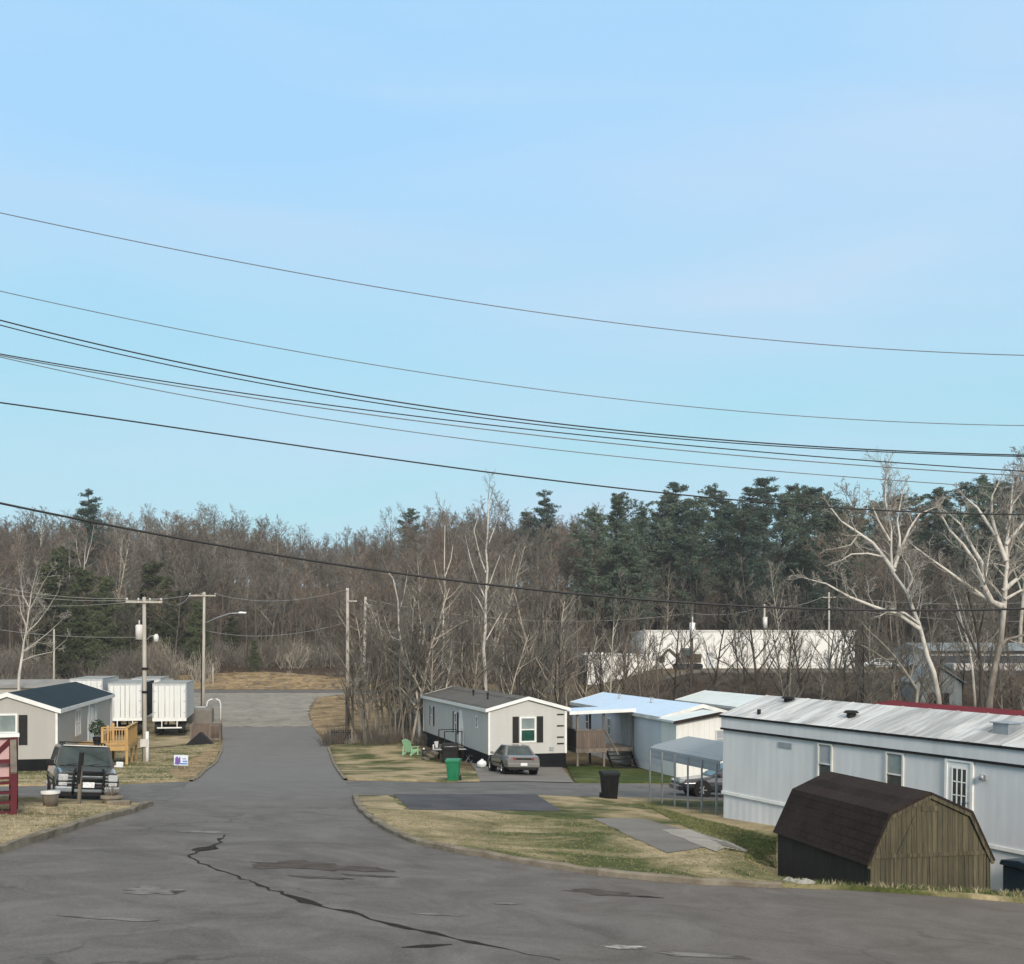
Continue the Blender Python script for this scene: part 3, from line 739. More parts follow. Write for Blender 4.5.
panel_door(t, (0, 6.9, .95), -Y, -X, .92, 2.05, 'offwhite')
for yy in (6, 12):
    v = MB(); v.tube([(1.6, yy, 3.5), (1.6, yy, 4.1)], .08, 8); v.build('roof_vent', M['metal'], t)
# its porch
ph = thing('covered_porch', 'brown wooden porch with flat white roof and dark steps on the blue roofed mobile home', 'porch', w2(t, (0, 4.6, 0)), TH)
fz = 1.25
MB().box(-3.5, -.02, 0, 2.9, fz - .07, fz).build('floor', M['wood_grey'], ph)
MB().prism([(-4.0, -.25, 3.32), (-4.0, -.25, 3.40), (0, -.25, 3.52), (0, -.25, 3.44)], (0, 3.4, 0)).build('roof', M['blue_roof'], ph)
MB().prism([(-4.02, -.29, 3.22), (-4.02, -.29, 3.42), (.0, -.29, 3.54), (.0, -.29, 3.34)], (0, .035, 0)).build('roof_edge', M['white'], ph)
for x, y in ((-3.45, .06), (-1.85, .06), (-.12, .06), (-3.45, 2.8), (-1.85, 2.8)):
    MB().box(x - .06, x + .06, y - .06, y + .06, -.6, 3.36).build('post', M['wood_grey'], ph)
MB().box(-3.4, -1.75, -.03, .0, fz + .02, fz + 1.0).build('slat_panel', M['deck_planks'], ph)
MB().box(-3.53, -3.5, 0, 2.9, fz + .02, fz + 1.0).build('slat_panel', M['deck_planks'], ph)
mb = MB(); mb.box(-3.55, -1.75, -.08, .04, fz + 1.02, fz + 1.09); mb.box(-3.6, -3.44, .04, 2.9, fz + 1.02, fz + 1.09); mb.bar((-1.75, .0, fz + .95), (-1.4, -1.25, .95), .06, .09); mb.build('handrail', M['wood_grey'], ph)
mb = MB(); mb.box(-3.5, -.05, -.06, 0, fz - .26, fz); mb.box(-3.56, -3.5, -.06, 2.9, fz - .26, fz); mb.build('rim_board', M['wood_grey'], ph)
mb = MB()
for k in range(6): mb.box(-1.65, -.25, -.27 * (k + 1), -.27 * k, fz - .2 * (k + 1) - .05, fz - .2 * (k + 1))
mb.prism([(-1.7, 0, fz - .1), (-1.7, -1.7, -.15), (-1.7, -1.7, -.3), (-1.7, 0, fz - .4)], (.05, 0, 0)); mb.prism([(-.25, 0, fz - .1), (-.25, -1.7, -.15), (-.25, -1.7, -.3), (-.25, 0, fz - .4)], (.05, 0, 0))
mb.build('stairs', M['metal_dark'], ph)

# ---- third home with a plain pale roof
t = thing('mobile_home', 'pale roofed home half hidden between the blue roofed home and the long white one', 'mobile home', (12.8 + .225 * 18, 85 - .974 * 18, CZ - 6.95), R(13), 'mobile homes')
home(t, 4.7, 0, 18, 0, .6, 3.05, .66, 'side_big', 'mint_roof', 'skirt_white', over=.16, trim='offwhite')
window(t, (0, 6, 1.6), -Y, -X, .8, 1.1); window(t, (0, 12, 1.6), -Y, -X, .8, 1.1); window(t, (1.8, 0, 1.6), X, -Y, .9, 1.2)

# ---- big white single-wide on the right
TILT = .0215
t = thing('mobile_home', 'long white metal mobile home with streaked rusty roof standing behind the brown barn shed', 'mobile home', (6.68, 35, CZ - 5.66), R(29.7), 'mobile homes', rx=TILT)
BW, BL = 3.7, 16.0
zf, ztop = 3.17, 3.60
MB().box(0, BW, -BL, 0, 1.17, zf).build('wall', M['side_big'], t)
MB().box(.03, BW - .03, -BL + .03, -.03, -1.2, 1.17).build('skirting', M['skirt_white'], t)
mb = MB(); mb.box(-.035, 0, -BL - .03, .03, 1.10, 1.19); mb.box(-.035, BW, 0, .03, 1.10, 1.19); mb.build('skirting_trim', M['white'], t)
mb = MB(); mb.box(-.05, BW + .05, -BL - .05, .05, zf, ztop - .06); mb.build('fascia', M['side_big'], t)
mb = MB(); mb.box(-.07, -.05, -BL - .06, .07, zf - .035, zf + .03); mb.box(-.07, BW + .07, .05, .07, zf - .035, zf + .03); mb.box(-.10, -.05, -BL - .08, .08, ztop - .06, ztop + .005); mb.box(-.10, BW + .1, .05, .08, ztop - .06, ztop + .005)
mb.build('drip_edge', M['metal_dark'], t)
rp = [(-.11, ztop + .006), (.25, ztop + .10), (.9, ztop + .31), (BW / 2, ztop + .585), (BW - .9, ztop + .31), (BW - .25, ztop + .10), (BW + .11, ztop + .006)]
MB().prism([(x, -BL - .1, z) for x, z in rp], (0, BL + .2, 0)).build('roof', M['stained_roof'], t)
mb = MB()
for k in range(18):
    y = -BL + .4 + k * .92
    for (xa, za), (xb, zb) in zip(rp[:-1], rp[1:]): mb.bar((xa, y, za + .004), (xb, y, zb + .004), .04, .022)
mb.build('roof_rib', M['stained_roof'], t)
L_ = lambda s: (0, -s, 0)
window(t, (0, -4.10, 1.95), -Y, -X, .56, 1.17, .05, 'blind', 'offwhite', low='glass')
window(t, (0, -6.55, 1.95), -Y, -X, .60, 1.17, .05, 'glass_pale', 'offwhite', low='glass')
window(t, (0, -12.6, 1.95), -Y, -X, .60, 1.17, .05, 'glass_pale', 'offwhite', low='glass')
panel_door(t, (0, -8.45, 1.2), -Y, -X, .82, 1.95, 'white', (.22, .64, .72, 1.72, 3, 3))
MB().box(-.03, 0, -3.05, -2.5, 2.83, 2.98).build('wall_vent', M['metal'], t)
mb = MB(); mb.box(-.05, 0, -9.62, -9.5, 2.72, 2.84); mb.tube([(-.1, -9.56, 2.72), (-.1, -9.56, 2.86)], [.07, .04], 8); mb.build('porch_lamp', M['metal'], t)
def vent(par, x, y, z, k):
    v = MB()
    if k: v.box(x - .22, x + .22, y - .22, y + .22, z - .15, z + .14); v.box(x - .28, x + .28, y - .28, y + .28, z + .14, z + .17)
    else: v.tube([(x, y, z - .2), (x, y, z + .10)], .13, 9); v.tube([(x, y, z + .10), (x, y, z + .17)], [.23, .16], 9)
    v.build('roof_vent', M['metal_dark' if not k else 'metal'], par, .01)
vent(t, .75, -4.6, ztop + .27, 0); vent(t, 1.5, -1.3, ztop + .46, 0); vent(t, .8, -9.55, ztop + .33, 1)
MB().tube([(.3, -1.3, ztop + .08), (.3, -1.3, ztop + .26)], .06, 7).build('roof_vent', M['metal_dark'], t)

# ---- red roofed home behind it
t = thing('mobile_home', 'home whose dark red roof shows as a thin band behind the long white one', 'mobile home', (14.4, 45, CZ - 6.0), R(29.7), 'mobile homes', rx=.02)
home(t, 3.6, -17, 0, 0, .7, 3.62, .16, 'side_taupe', 'red_metal', 'skirt_white', trim='red_metal', fascia=.2)
window(t, (0, -4, 1.7), -Y, -X, .8, 1.2); window(t, (0, -9, 1.7), -Y, -X, .8, 1.2)

# ---- steel carport between them
CT = math.atan2(.316, .949)
cp = thing('carport', 'low grey steel carport with six slim posts over a dark parked car', 'carport', (6.75, 36.05, 0), CT)
CL_, CWd = 5.0, 3.2
zb = lambda y: G(6.75 - .316 * y, 36.05 + .949 * y)
z0 = zb(2.6); e0 = 1.95
prof = [(0, e0), (.25, e0 + .10), (CWd / 2, e0 + .38), (CWd - .25, e0 + .10), (CWd, e0)]
mb = MB(); n = len(prof)
for y in (0, CL_):
    pass
vs = [(x, y, z0 + z + k) for k in (0, .03) for y in (-.15, CL_ + .15) for x, z in prof]
fs = []
for k in (0, 1):
    o = k * 2 * n
    for i in range(n - 1): fs.append((o + i, o + i + 1, o + n + i + 1, o + n + i))
mb.add(vs, fs); mb.add(vs, [(0, n, 3 * n, 2 * n), (n - 1, 2 * n - 1, 4 * n - 1, 3 * n - 1)] + [(i, i + 1, 2 * n + i + 1, 2 * n + i) for i in range(n - 1)] + [(n + i, n + i + 1, 3 * n + i + 1, 3 * n + i) for i in range(n - 1)])
mb.build('roof', M['carport_roof'], cp)
MB().box(-.03, .0, -.15, CL_ + .15, z0 + e0 - .33, z0 + e0).build('side_panel', M['carport_fascia'], cp)
MB().box(CWd, CWd + .03, -.15, CL_ + .15, z0 + e0 - .33, z0 + e0).build('side_panel', M['carport_fascia'], cp)
for i in range(6):
    y = CL_ * i / 5
    MB().box(-.08, -.035, y - .03, y + .03, zb(y) - .3, z0 + e0 - .05).build('post', M['metal'], cp)
    MB().box(CWd + .035, CWd + .08, y - .03, y + .03, zb(y) - .5, z0 + e0 - .05).build('post', M['metal'], cp)
mb = MB(); mb.bar((-.058, 0, zb(0) + .06), (-.058, CL_, zb(CL_) + .06), .06, .06); mb.build('base_rail', M['metal'], cp)

# ---- gambrel shed
sh = thing('garden_shed', 'small brown barn shed with gambrel shingle roof and weathered plank front by the road', 'shed', (7.16, 22.0, CZ - 5.62), R(11), rx=-.012)
SW, SL, we = 2.67, 4.3, 1.42
gam = [(0, we), (.44, 2.31), (SW / 2, 2.69), (SW - .44, 2.31), (SW, we)]
MB().prism([(0, 0, -.5), (SW, 0, -.5), (SW, 0, we)] + [(x, 0, z) for x, z in gam[::-1][1:]], (0, .05, 0)).build('front_wall', M['shed_planks'], sh)
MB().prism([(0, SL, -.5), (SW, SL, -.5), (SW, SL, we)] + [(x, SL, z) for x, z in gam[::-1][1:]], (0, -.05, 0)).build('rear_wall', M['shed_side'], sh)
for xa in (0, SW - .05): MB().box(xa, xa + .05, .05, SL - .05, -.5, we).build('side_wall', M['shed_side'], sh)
ov = .06
out = [(-.10, we - .10), (.405, 2.345), (SW / 2, 2.75), (SW - .405, 2.345), (SW + .10, we - .10)]
inn = [(-.05, we - .12), (.45, 2.305), (SW / 2, 2.70), (SW - .45, 2.305), (SW + .05, we - .12)]
MB().prism([(x, -ov, z) for x, z in out] + [(x, -ov, z) for x, z in inn[::-1]], (0, SL + 2 * ov, 0)).build('roof', M['shingle_brown'], sh)
mb = MB()
for (p, q) in zip(inn[:-1], inn[1:]): mb.bar((p[0], -ov + .01, p[1] - .045), (q[0], -ov + .01, q[1] - .045), .02, .07, up=(0, 0, 1))
mb.build('rake_board', M['shed_planks'], sh)
MB().box(.02, SW - .02, -.03, 0, we + .02, we + .10).build('cross_board', M['shed_planks'], sh)
for x in (0, SW - .08): MB().box(x, x + .08, -.028, 0, -.3, we - .03).build('corner_board', M['shed_planks'], sh)
mb = MB(); mb.bar((.62, -.012, we + .1), (1.0, -.012, 2.25), .02, .05); mb.box(SW / 2 - .2, SW / 2 + .2, -.025, 0, 2.36, 2.46)
for x in (.55, SW / 2, SW - .55): mb.box(x - .02, x + .02, -.02, 0, -.2, we + .02)
mb.build('door_batten', M['shed_planks'], sh)

# navy tarp covered thing right of the shed
nb = thing('storage_bin', 'dark navy plastic storage bin with domed lid beside the brown shed', 'bin', (12.05, 24.6, G(12.05, 24.6)), R(20))
M['navy'] = mat('navy_plastic', (.012, .028, .045), (.02, .04, .06), 2, .4, bmp=.05)
zb0 = CZ - 5.25 - nb.location.z
mb = MB(); mb.box(-.9, .9, -.5, .5, -.2, zb0 + .42); mb.build('body', M['navy'], nb, .04)
mb = MB(); mb.prism([(-.95, -.55, zb0 + .42), (-.95, .55, zb0 + .42), (-.95, .5, zb0 + .54), (-.95, 0, zb0 + .60), (-.95, -.5, zb0 + .54)], (1.9, 0, 0)); mb.build('lid', M['navy'], nb, .02)
mb = MB(); mb.box(.35, .8, -.56, -.5, zb0 + .1, zb0 + .3); mb.build('handle', M['metal'], nb, .01)

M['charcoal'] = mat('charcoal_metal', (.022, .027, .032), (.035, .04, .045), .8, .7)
# ---- box trailers
M['box_white'] = siding('trailer_white_door', (.66, .67, .65), .62, 'X', 'SIN', .2, .2, .06)
M['box_side'] = siding('trailer_side_panel', (.60, .61, .60), 1.2, 'Y', 'SIN', .25, .2, .08)
M['box_roof'] = mat('trailer_roof', (.30, .31, .30), (.22, .23, .22), .6, .6)
M['rubber'] = mat('tyre_rubber', (.018, .018, .018), (.03, .03, .03), 5, .85)
M['rim'] = mat('wheel_rim', (.40, .40, .41), (.28, .28, .29), 4, .35, .7, bmp=.05)
def box_trailer(x, y, L, label, th=R(12.4), lift=0.0, ht=4.05, side='box_side'):
    t = thing('box_trailer', label, 'trailer', (x, y, G(x, y) + lift), th, 'box trailers parked behind the taupe home')
    b, w = 1.22, 1.3
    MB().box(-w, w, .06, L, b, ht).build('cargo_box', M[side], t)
    MB().box(-w - .02, w + .02, .0, L + .03, ht + .002, ht + .05).build('roof', M['box_roof'], t)
    for s in (-1, 1):
        d = MB(); d.box(min(s * .02, s * (w - .1)), max(s * .02, s * (w - .1)), 0, .055, b + .1, ht - .14); d = d.build('door', M['box_white'], t)
        h = MB()
        for k in (.35, .85): h.tube([(s * k, -.03, b + .15), (s * k, -.03, ht - .2)], .022, 6)
        for z in (b + .5, b + 1.4, b + 2.2): h.box(s * (w - .16) - .06, s * (w - .16) + .06, -.025, 0, z, z + .07)
        h.build('lock_rod', M['metal'], d)
    mb = MB(); mb.box(-w, -w + .09, -.02, .06, b, ht); mb.box(w - .09, w, -.02, .06, b, ht); mb.box(-w + .09, w - .09, -.02, .06, ht - .13, ht); mb.build('door_frame', M['metal'], t)
    mb = MB(); mb.box(-w, w, -.06, .055, b - .16, b + .09); mb.build('bumper', M['white'], t)
    mb = MB(); mb.box(-.62, -.55, -.05, .02, .55, b - .16); mb.box(.55, .62, -.05, .02, .55, b - .16); mb.box(-.95, .95, -.06, .02, .48, .58); mb.build('underride_guard', M['white'], t)
    for y_ in (1.0, 2.2):
        for s in (-1, 1):
            ty = MB(); ty.tube([(s * .62, y_, .5), (s * 1.2, y_, .5)], .5, 18); ty = ty.build('wheel', M['rubber'], t, .05)
            rm = MB(); rm.tube([(s * 1.19, y_, .5), (s * 1.215, y_, .5)], .27, 12); rm.build('rim', M['rim'], ty)
    mb = MB(); mb.box(-.5, -.38, .3, L - .5, b - .3, b - .01); mb.box(.38, .5, .3, L - .5, b - .3, b - .01); mb.box(-.7, .7, .5, 2.8, .45, .6)
    for s in (-.7, .7): mb.box(s - .07, s + .07, L - 2.2, L - 2.05, 0, b - .3)
    mb.build('chassis', M['metal_dark'], t)
    return t
box_trailer(-27.4, 88, 9.0, 'white box trailer right of the utility pole with bare double rear doors', lift=.2)
box_trailer(-31.1, 88.4, 9.5, 'white box trailer just left of the utility pole, its doors streaked grey', side='charcoal', lift=.2)  # charcoal side colour carries the shade of the trailer to its right
box_trailer(-34.6, 104, 9.0, 'grey box trailer whose roof shows between the two white ones', lift=-.2)
box_trailer(-35.6, 92, 10.0, 'pale box trailer partly hidden by the navy shingle roof', lift=.45)

# ---- lot things behind the taupe home: low roofs
M['lot_roof'] = mat('lot_roof_grey', (.20, .195, .18), (.27, .26, .25), .5, .8)
def long_shed(name, label, x, y, th, W_, L_, ht, wall, roof, rise=.4, base=None, openings=True):
    t = thing(name, label, 'building', (x, y, G(x, y) if base is None else base), th)
    MB().prism([(-W_ / 2, 0, -1.5), (W_ / 2, 0, -1.5), (W_ / 2, 0, ht), (0, 0, ht + rise), (-W_ / 2, 0, ht)], (0, L_, 0)).build('wall', M[wall], t)
    MB().prism([(-W_ / 2 - .3, -.3, ht - .05), (0, -.3, ht + rise + .02), (W_ / 2 + .3, -.3, ht - .05), (W_ / 2 + .3, -.3, ht + .09), (0, -.3, ht + rise + .18), (-W_ / 2 - .3, -.3, ht + .09)], (0, L_ + .6, 0)).build('roof', M[roof], t)
    return t
t = long_shed('storage_building', 'low grey roofed storage building far behind the taupe home', -50, 104, R(-78), 6, 17, 3.1, 'side_taupe', 'lot_roof', .5)
for k in range(4): MB().box(3.0, 3.05, 1.5 + k * 4, 4.5 + k * 4, 0, 2.4).build('garage_door', M['offwhite'], t)

# ---- buildings across the far road on the right
M['white_wall'] = siding('white_warehouse_wall', (.70, .69, .66), 1.0, 'X', 'SIN', .12, .2, .05)
wb = thing('warehouse', 'long white flat roofed warehouse beyond the bare trees', 'building', (18.3, 150, G(30, 150)), R(1))
MB().box(0, 28.6, 0, 16, -1, 5.0).build('wall', M['white_wall'], wb)
MB().box(-.15, 28.75, -.15, 16.15, 5.0, 5.22).build('parapet', M['offwhite'], wb)
for x in (12, 19.5): MB().box(x, x + 3.2, -.06, 0, 0, 3.4).build('loading_door', M['offwhite'], wb)
for x in (8.2, 24.4): MB().box(x, x + 1.0, -.05, 0, 0, 2.1).build('door', M['metal'], wb)
lb = thing('warehouse', 'low white annex standing left of the long warehouse', 'building', (10.0, 146, G(20, 146) - .0), R(0))
MB().box(0, 7.7, 0, 9, -2, 1.95).build('wall', M['white_wall'], lb)
MB().prism([(-.2, -.2, 1.95), (7.9, -.2, 1.95), (7.9, -.2, 2.05), (.5, -.2, 2.35)], (0, 9.4, 0)).build('roof', M['white'], lb)
MB().box(3, 4.6, -.05, 0, -.2, 1.5).build('door', M['offwhite'], lb)
M['roof_greyblue'] = siding('greyblue_metal_roof', (.20, .23, .235), .6, 'X', 'SIN', .15, .2, .1)
gb = long_shed('gabled_shed', 'grey blue metal shed with gable facing the bare sycamore', 38.8, 100, R(-8), 4.0, 6, 2.9, 'roof_greyblue', 'roof_greyblue', 1.5, base=1.1)
MB().box(-.9, .9, -.06, 0, 0, 2.0).build('door', M['metal_dark'], gb)
cw = thing('concrete_wall', 'long low pale concrete wall along the top of the brushy bank', 'wall', (8.5, 119.2, 0), 0)
mb = MB(); xs_ = [3.0 * k for k in range(12)]
for a_, b_ in zip(xs_[:-1], xs_[1:]): mb.prism([(a_, 0, G(8.5 + a_, 119.2) - .6), (b_, 0, G(8.5 + b_, 119.2) - .6), (b_, 0, G(8.5 + b_, 119.2) + .38), (a_, 0, G(8.5 + a_, 119.2) + .38)], (0, .3, 0))
mb.build('wall_body', M['concrete_old'], cw)
wr = thing('warehouse', 'white walled warehouse with grey roof at the right edge behind the sycamores', 'building', (54, 142, G(55, 142)), R(-3))
MB().box(0, 40, 0, 18, -1, 2.3).build('wall', M['white_wall'], wr)
MB().prism([(-.4, -.4, 2.3), (-.4, 18.4, 2.3), (-.4, 9, 3.5)], (40.8, 0, 0)).build('roof', M['roof_greyblue'], wr)
MB().box(-.2, 40.2, -.45, -.4, 2.1, 2.4).build('gutter', M['metal_dark'], wr)
for k in range(5): MB().box(4 + k * 7, 5.4 + k * 7, -.05, 0, .7, 1.7).build('window', M['glass'], wr)
db = thing('storage_building', 'long dark flat roofed storage building in front of the white walled warehouse', 'building', (49, 122, G(50, 122) - 1.3), R(-4))
MB().box(0, 36, 0, 9, -1.5, 2.3).build('wall', M['side_taupe'], db)
MB().prism([(-.5, -.9, 1.2), (-.5, 9.3, 3.0), (-.5, 9.3, 3.15), (-.5, -.9, 1.38)], (37, 0, 0)).build('roof', M['charcoal'], db)
MB().box(-.5, 36.5, -.92, -.86, .15, 1.36).build('fascia', M['charcoal'], db)
for k in range(6): MB().box(2 + k * 6, 5 + k * 6, -.06, 0, -.4, 1.0).build('roll_door', M['offwhite'], db)
# ------------------------------------------------------------------ vehicles (local: front towards -Y)
def paint(name, c, metal=.4, rough=.3):
    m, nt, b = _nodes(name)
    f = noise(nt, 1.6, 5); g = noise(nt, 1.0, 4, (1, 1, .4))
    col = mix(nt, ramp(nt, f, .4, .75), c, tuple(v * .8 + .03 for v in c))
    nt.links.new(col, b.inputs['Base Color']); b.inputs['Metallic'].default_value = metal
    nt.links.new(_rng(nt, g, rough - .05, rough + .2), b.inputs['Roughness']); b.inputs['Coat Weight'].default_value = .9; b.inputs['Coat Roughness'].default_value = .08
    return m
M['paint_black'] = paint('dusty_black_paint', (.010, .011, .013), .1, .3)
M['paint_silver'] = paint('silver_grey_paint', (.15, .143, .138), .6, .35)
M['paint_navy'] = paint('navy_paint', (.010, .014, .024), .2, .3)
M['paint_white'] = paint('white_paint', (.66, .66, .65), 0, .35)
M['paint_grey'] = paint('grey_paint', (.16, .17, .18), .4, .35)
M['chrome'] = mat('chrome', (.62, .62, .63), (.45, .45, .46), 5, .22, .9, bmp=0)
M['lamp_clear'] = mat('headlamp_lens', (.62, .62, .60), (.42, .42, .42), 14, .12, .3, bmp=0)
M['lamp_red'] = mat('tail_lamp_lens', (.30, .03, .035), (.2, .02, .02), 14, .15, bmp=0)
M['plate'] = mat('number_plate', (.74, .74, .72), (.55, .55, .55), 14, .5, bmp=0)
M['car_glass'] = mat('car_window_glass', (.012, .022, .022), (.04, .06, .06), 1.2, .04, spec=.45, bmp=0)
M['trim_black'] = mat('black_plastic_trim', (.008, .008, .008), (.014, .014, .014), 6, .6, bmp=0)

def car(root, spec, body, lights=True):
    """spec: sections of the lower body, the glasshouse frustum, wheels"""
    mb = MB(); rows = []
    for y, zb, zt, wb, wm, wt in spec['sec']:
        zm = zb + (zt - zb) * .58
        prof = [(wb * .80, zb), (wb, zb + .10), (wm, zm - .12), (wm, zm + .05), (wt, zt - .04), (wt * .9, zt)]
        rows.append([(-x, y, z) for x, z in prof[::-1]][::-1][::-1] + [(x, y, z) for x, z in prof])
    n = len(rows[0]); vs = [v for r in rows for v in r]; fs = []
    for i in range(len(rows) - 1):
        for k in range(n): fs.append((i * n + k, i * n + (k + 1) % n, (i + 1) * n + (k + 1) % n, (i + 1) * n + k))
    fs += [tuple(range(n))[::-1], tuple(range((len(rows) - 1) * n, len(rows) * n))]
    mb.add(vs, fs, 0)
    (yb0, yb1, yt0, yt1, zb, zt, w0, w1) = spec['cab']
    q = [(-w0, yb0, zb), (w0, yb0, zb), (w0, yb1, zb), (-w0, yb1, zb), (-w1, yt0, zt), (w1, yt0, zt), (w1, yt1, zt), (-w1, yt1, zt)]
    mb.add(q, [(0, 1, 5, 4), (1, 2, 6, 5), (2, 3, 7, 6), (3, 0, 4, 7), (4, 5, 6, 7), (3, 2, 1, 0)], 0)
    for y in spec['wy']:
        for s in (-1, 1): mb.tube([(s * (spec['tw'] - .30), y, spec['wr'] + .02), (s * (spec['bw'] + .012), y, spec['wr'] + .02)], spec['wr'] + .075, 18, 1)
    mb.build('body', [M[body], M['trim_black']], root, .035, 2)
    V = [Vector(p) for p in q]
    def on(name, a, b, c, d, u0, u1, v0, v1, m='car_glass', off=.006, th=.02):
        def pt(u, v): return (a.lerp(b, u)).lerp(d.lerp(c, u), v)
        nn = (b - a).cross(d - a).normalized(); mid = pt(.5, .5)
        if nn.dot(mid - Vector((0, (yb0 + yb1) / 2, (zb + zt) / 2))) < 0: nn = -nn
        p = [pt(u0, v0), pt(u1, v0), pt(u1, v1), pt(u0, v1)]
        return MB().prism([x + nn * (off - th) for x in p], nn * th * 1.0 + nn * .0).build(name, M[m], root)
    on('windshield', V[0], V[1], V[5], V[4], .06, .94, .06, .92, off=.02)
    on('rear_window', V[2], V[3], V[7], V[6], .08, .92, .10, .90, off=.02)
    for (a, b, c, d) in ((V[1], V[2], V[6], V[5]), (V[0], V[3], V[7], V[4])):
        cuts = spec['side']
        for u0, u1 in cuts: on('side_window', a, b, c, d, u0, u1, .10, .88, off=.02)
    for y in spec['wy']:
        for s in (-1, 1):
            w = MB(); w.tube([(s * (spec['tw'] - .21), y, spec['wr']), (s * spec['tw'], y, spec['wr'])], spec['wr'], 22)
            w = w.build('wheel', M['rubber'], root, .03)
            r = MB(); r.tube([(s * (spec['tw'] - .02), y, spec['wr']), (s * (spec['tw'] + .012), y, spec['wr'])], spec['wr'] * .64, 18)
            for k in range(5):
                a = 2 * math.pi * k / 5
                r.bar((s * (spec['tw'] + .012), y, spec['wr']), (s * (spec['tw'] + .018), y + math.cos(a) * spec['wr'] * .55, spec['wr'] + math.sin(a) * spec['wr'] * .55), .07, .03)
            r.build('rim', M['rim'], w)
    return root

SUV = dict(sec=[(-2.38, .42, .86, .72, .80, .74), (-2.28, .36, 1.00, .80, .88, .80), (-1.6, .34, 1.08, .84, .91, .83), (-1.05, .34, 1.13, .86, .92, .86), (.2, .34, 1.14, .86, .92, .87), (1.9, .36, 1.14, .86, .92, .87), (2.3, .42, 1.12, .82, .89, .84)],
           cab=(-1.02, 2.24, -.50, 2.12, 1.10, 1.74, .86, .72), wy=(-1.48, 1.45), wr=.37, tw=.91, bw=.91, side=((.16, .40), (.43, .68), (.72, .93)))
sv = thing('parked_truck', 'black sport utility truck with chrome front, grille guard and pale roof rack facing the road', 'truck', (0, 0, 0))
car(sv, SUV, 'paint_black')
MB().prism([(-.62, -2.41, .60), (.62, -2.41, .60), (.60, -2.36, .96), (-.60, -2.36, .96)], (0, .06, 0)).build('grille', M['trim_black'], sv)
mb = MB()
for z in (.68, .78, .88): mb.bar((-.58, -2.425 + (z - .6) * .1, z), (.58, -2.425 + (z - .6) * .1, z), .03, .035)
mb.build('grille_bar', M['chrome'], sv)
for s in (-1, 1):
    MB().box(min(s * .56, s * .83), max(s * .56, s * .83), -2.42, -2.24, .74, .93).build('headlight', M['lamp_clear'], sv, .02)
    MB().box(min(s * .58, s * .82), max(s * .58, s * .82), -2.45, -2.3, .60, .70).build('turn_lamp', M['lamp_clear'], sv, .015)
    mi = MB(); mi.box(min(s * .9, s * 1.12), max(s * .9, s * 1.12), -.98, -.86, 1.12, 1.30); mi.bar((s * .84, -.9, 1.14), (s * .95, -.92, 1.18), .05, .05); mi.build('mirror', M['paint_white' if s > 0 else 'trim_black'], sv, .025)
mb = MB(); mb.box(-.90, .90, -2.52, -2.22, .40, .58); mb.build('bumper', M['chrome'], sv, .04)
MB().box(-.88, .88, -2.5, -2.22, .27, .40).build('air_dam', M['trim_black'], sv, .03)
mb = MB()
for s in (-.42, .42): mb.tube([(s, -2.60, .36), (s, -2.60, 1.0), (s * .9, -2.50, 1.10)], .035, 8)
for z in (.55, .78, 1.0): mb.tube([(-.42, -2.60, z), (.42, -2.60, z)], .028, 8)
mb.build('grille_guard', M['trim_black'], sv)
MB().box(-.16, .16, -2.655, -2.63, .56, .72).build('number_plate', M['plate'], sv)
MB().prism([(-.55, -2.1, 1.02), (.55, -2.1, 1.02), (.62, -1.15, 1.115), (-.62, -1.15, 1.115)], (0, 0, .025)).build('hood_bulge', M['paint_black'], sv, .012)
mb = MB()
for s in (-.32, .32): mb.bar((s - .25, -1.02, 1.15), (s + .2, -.93, 1.22), .02, .02)
mb.build('wiper', M['trim_black'], sv)
mb = MB()
for s in (-1, 1):
    mb.bar((s * .6, -.2, 1.82), (s * .6, 2.0, 1.82), .035, .035)
    for y in (-.15, .9, 1.95): mb.box(s * .6 - .02, s * .6 + .02, y - .03, y + .03, 1.72, 1.82)
for y in (.1, 1.2): mb.bar((-.6, y, 1.835), (.6, y, 1.835), .05, .02)
mb.build('roof_rack', M['metal_dark'], sv)
MB().box(-.64, .64, -.55, -.42, 1.735, 1.765).build('sun_visor', M['offwhite'], sv, .01)
for s in (-1, 1):
    MB().box(s * .92 - .012, s * .92 + .012, -1.0, 1.95, .66, .73).build('side_moulding', M['trim_black'], sv)
    MB().box(min(s * .7, s * .9), max(s * .7, s * .9), 2.24, 2.33, .76, 1.10).build('tail_light', M['lamp_red'], sv)
sx_, sy_ = gp(80, 803)
sit(sv, -12.62 - 2.5 * .43, 32.6 + 2.5 * .903, .43, -.903)

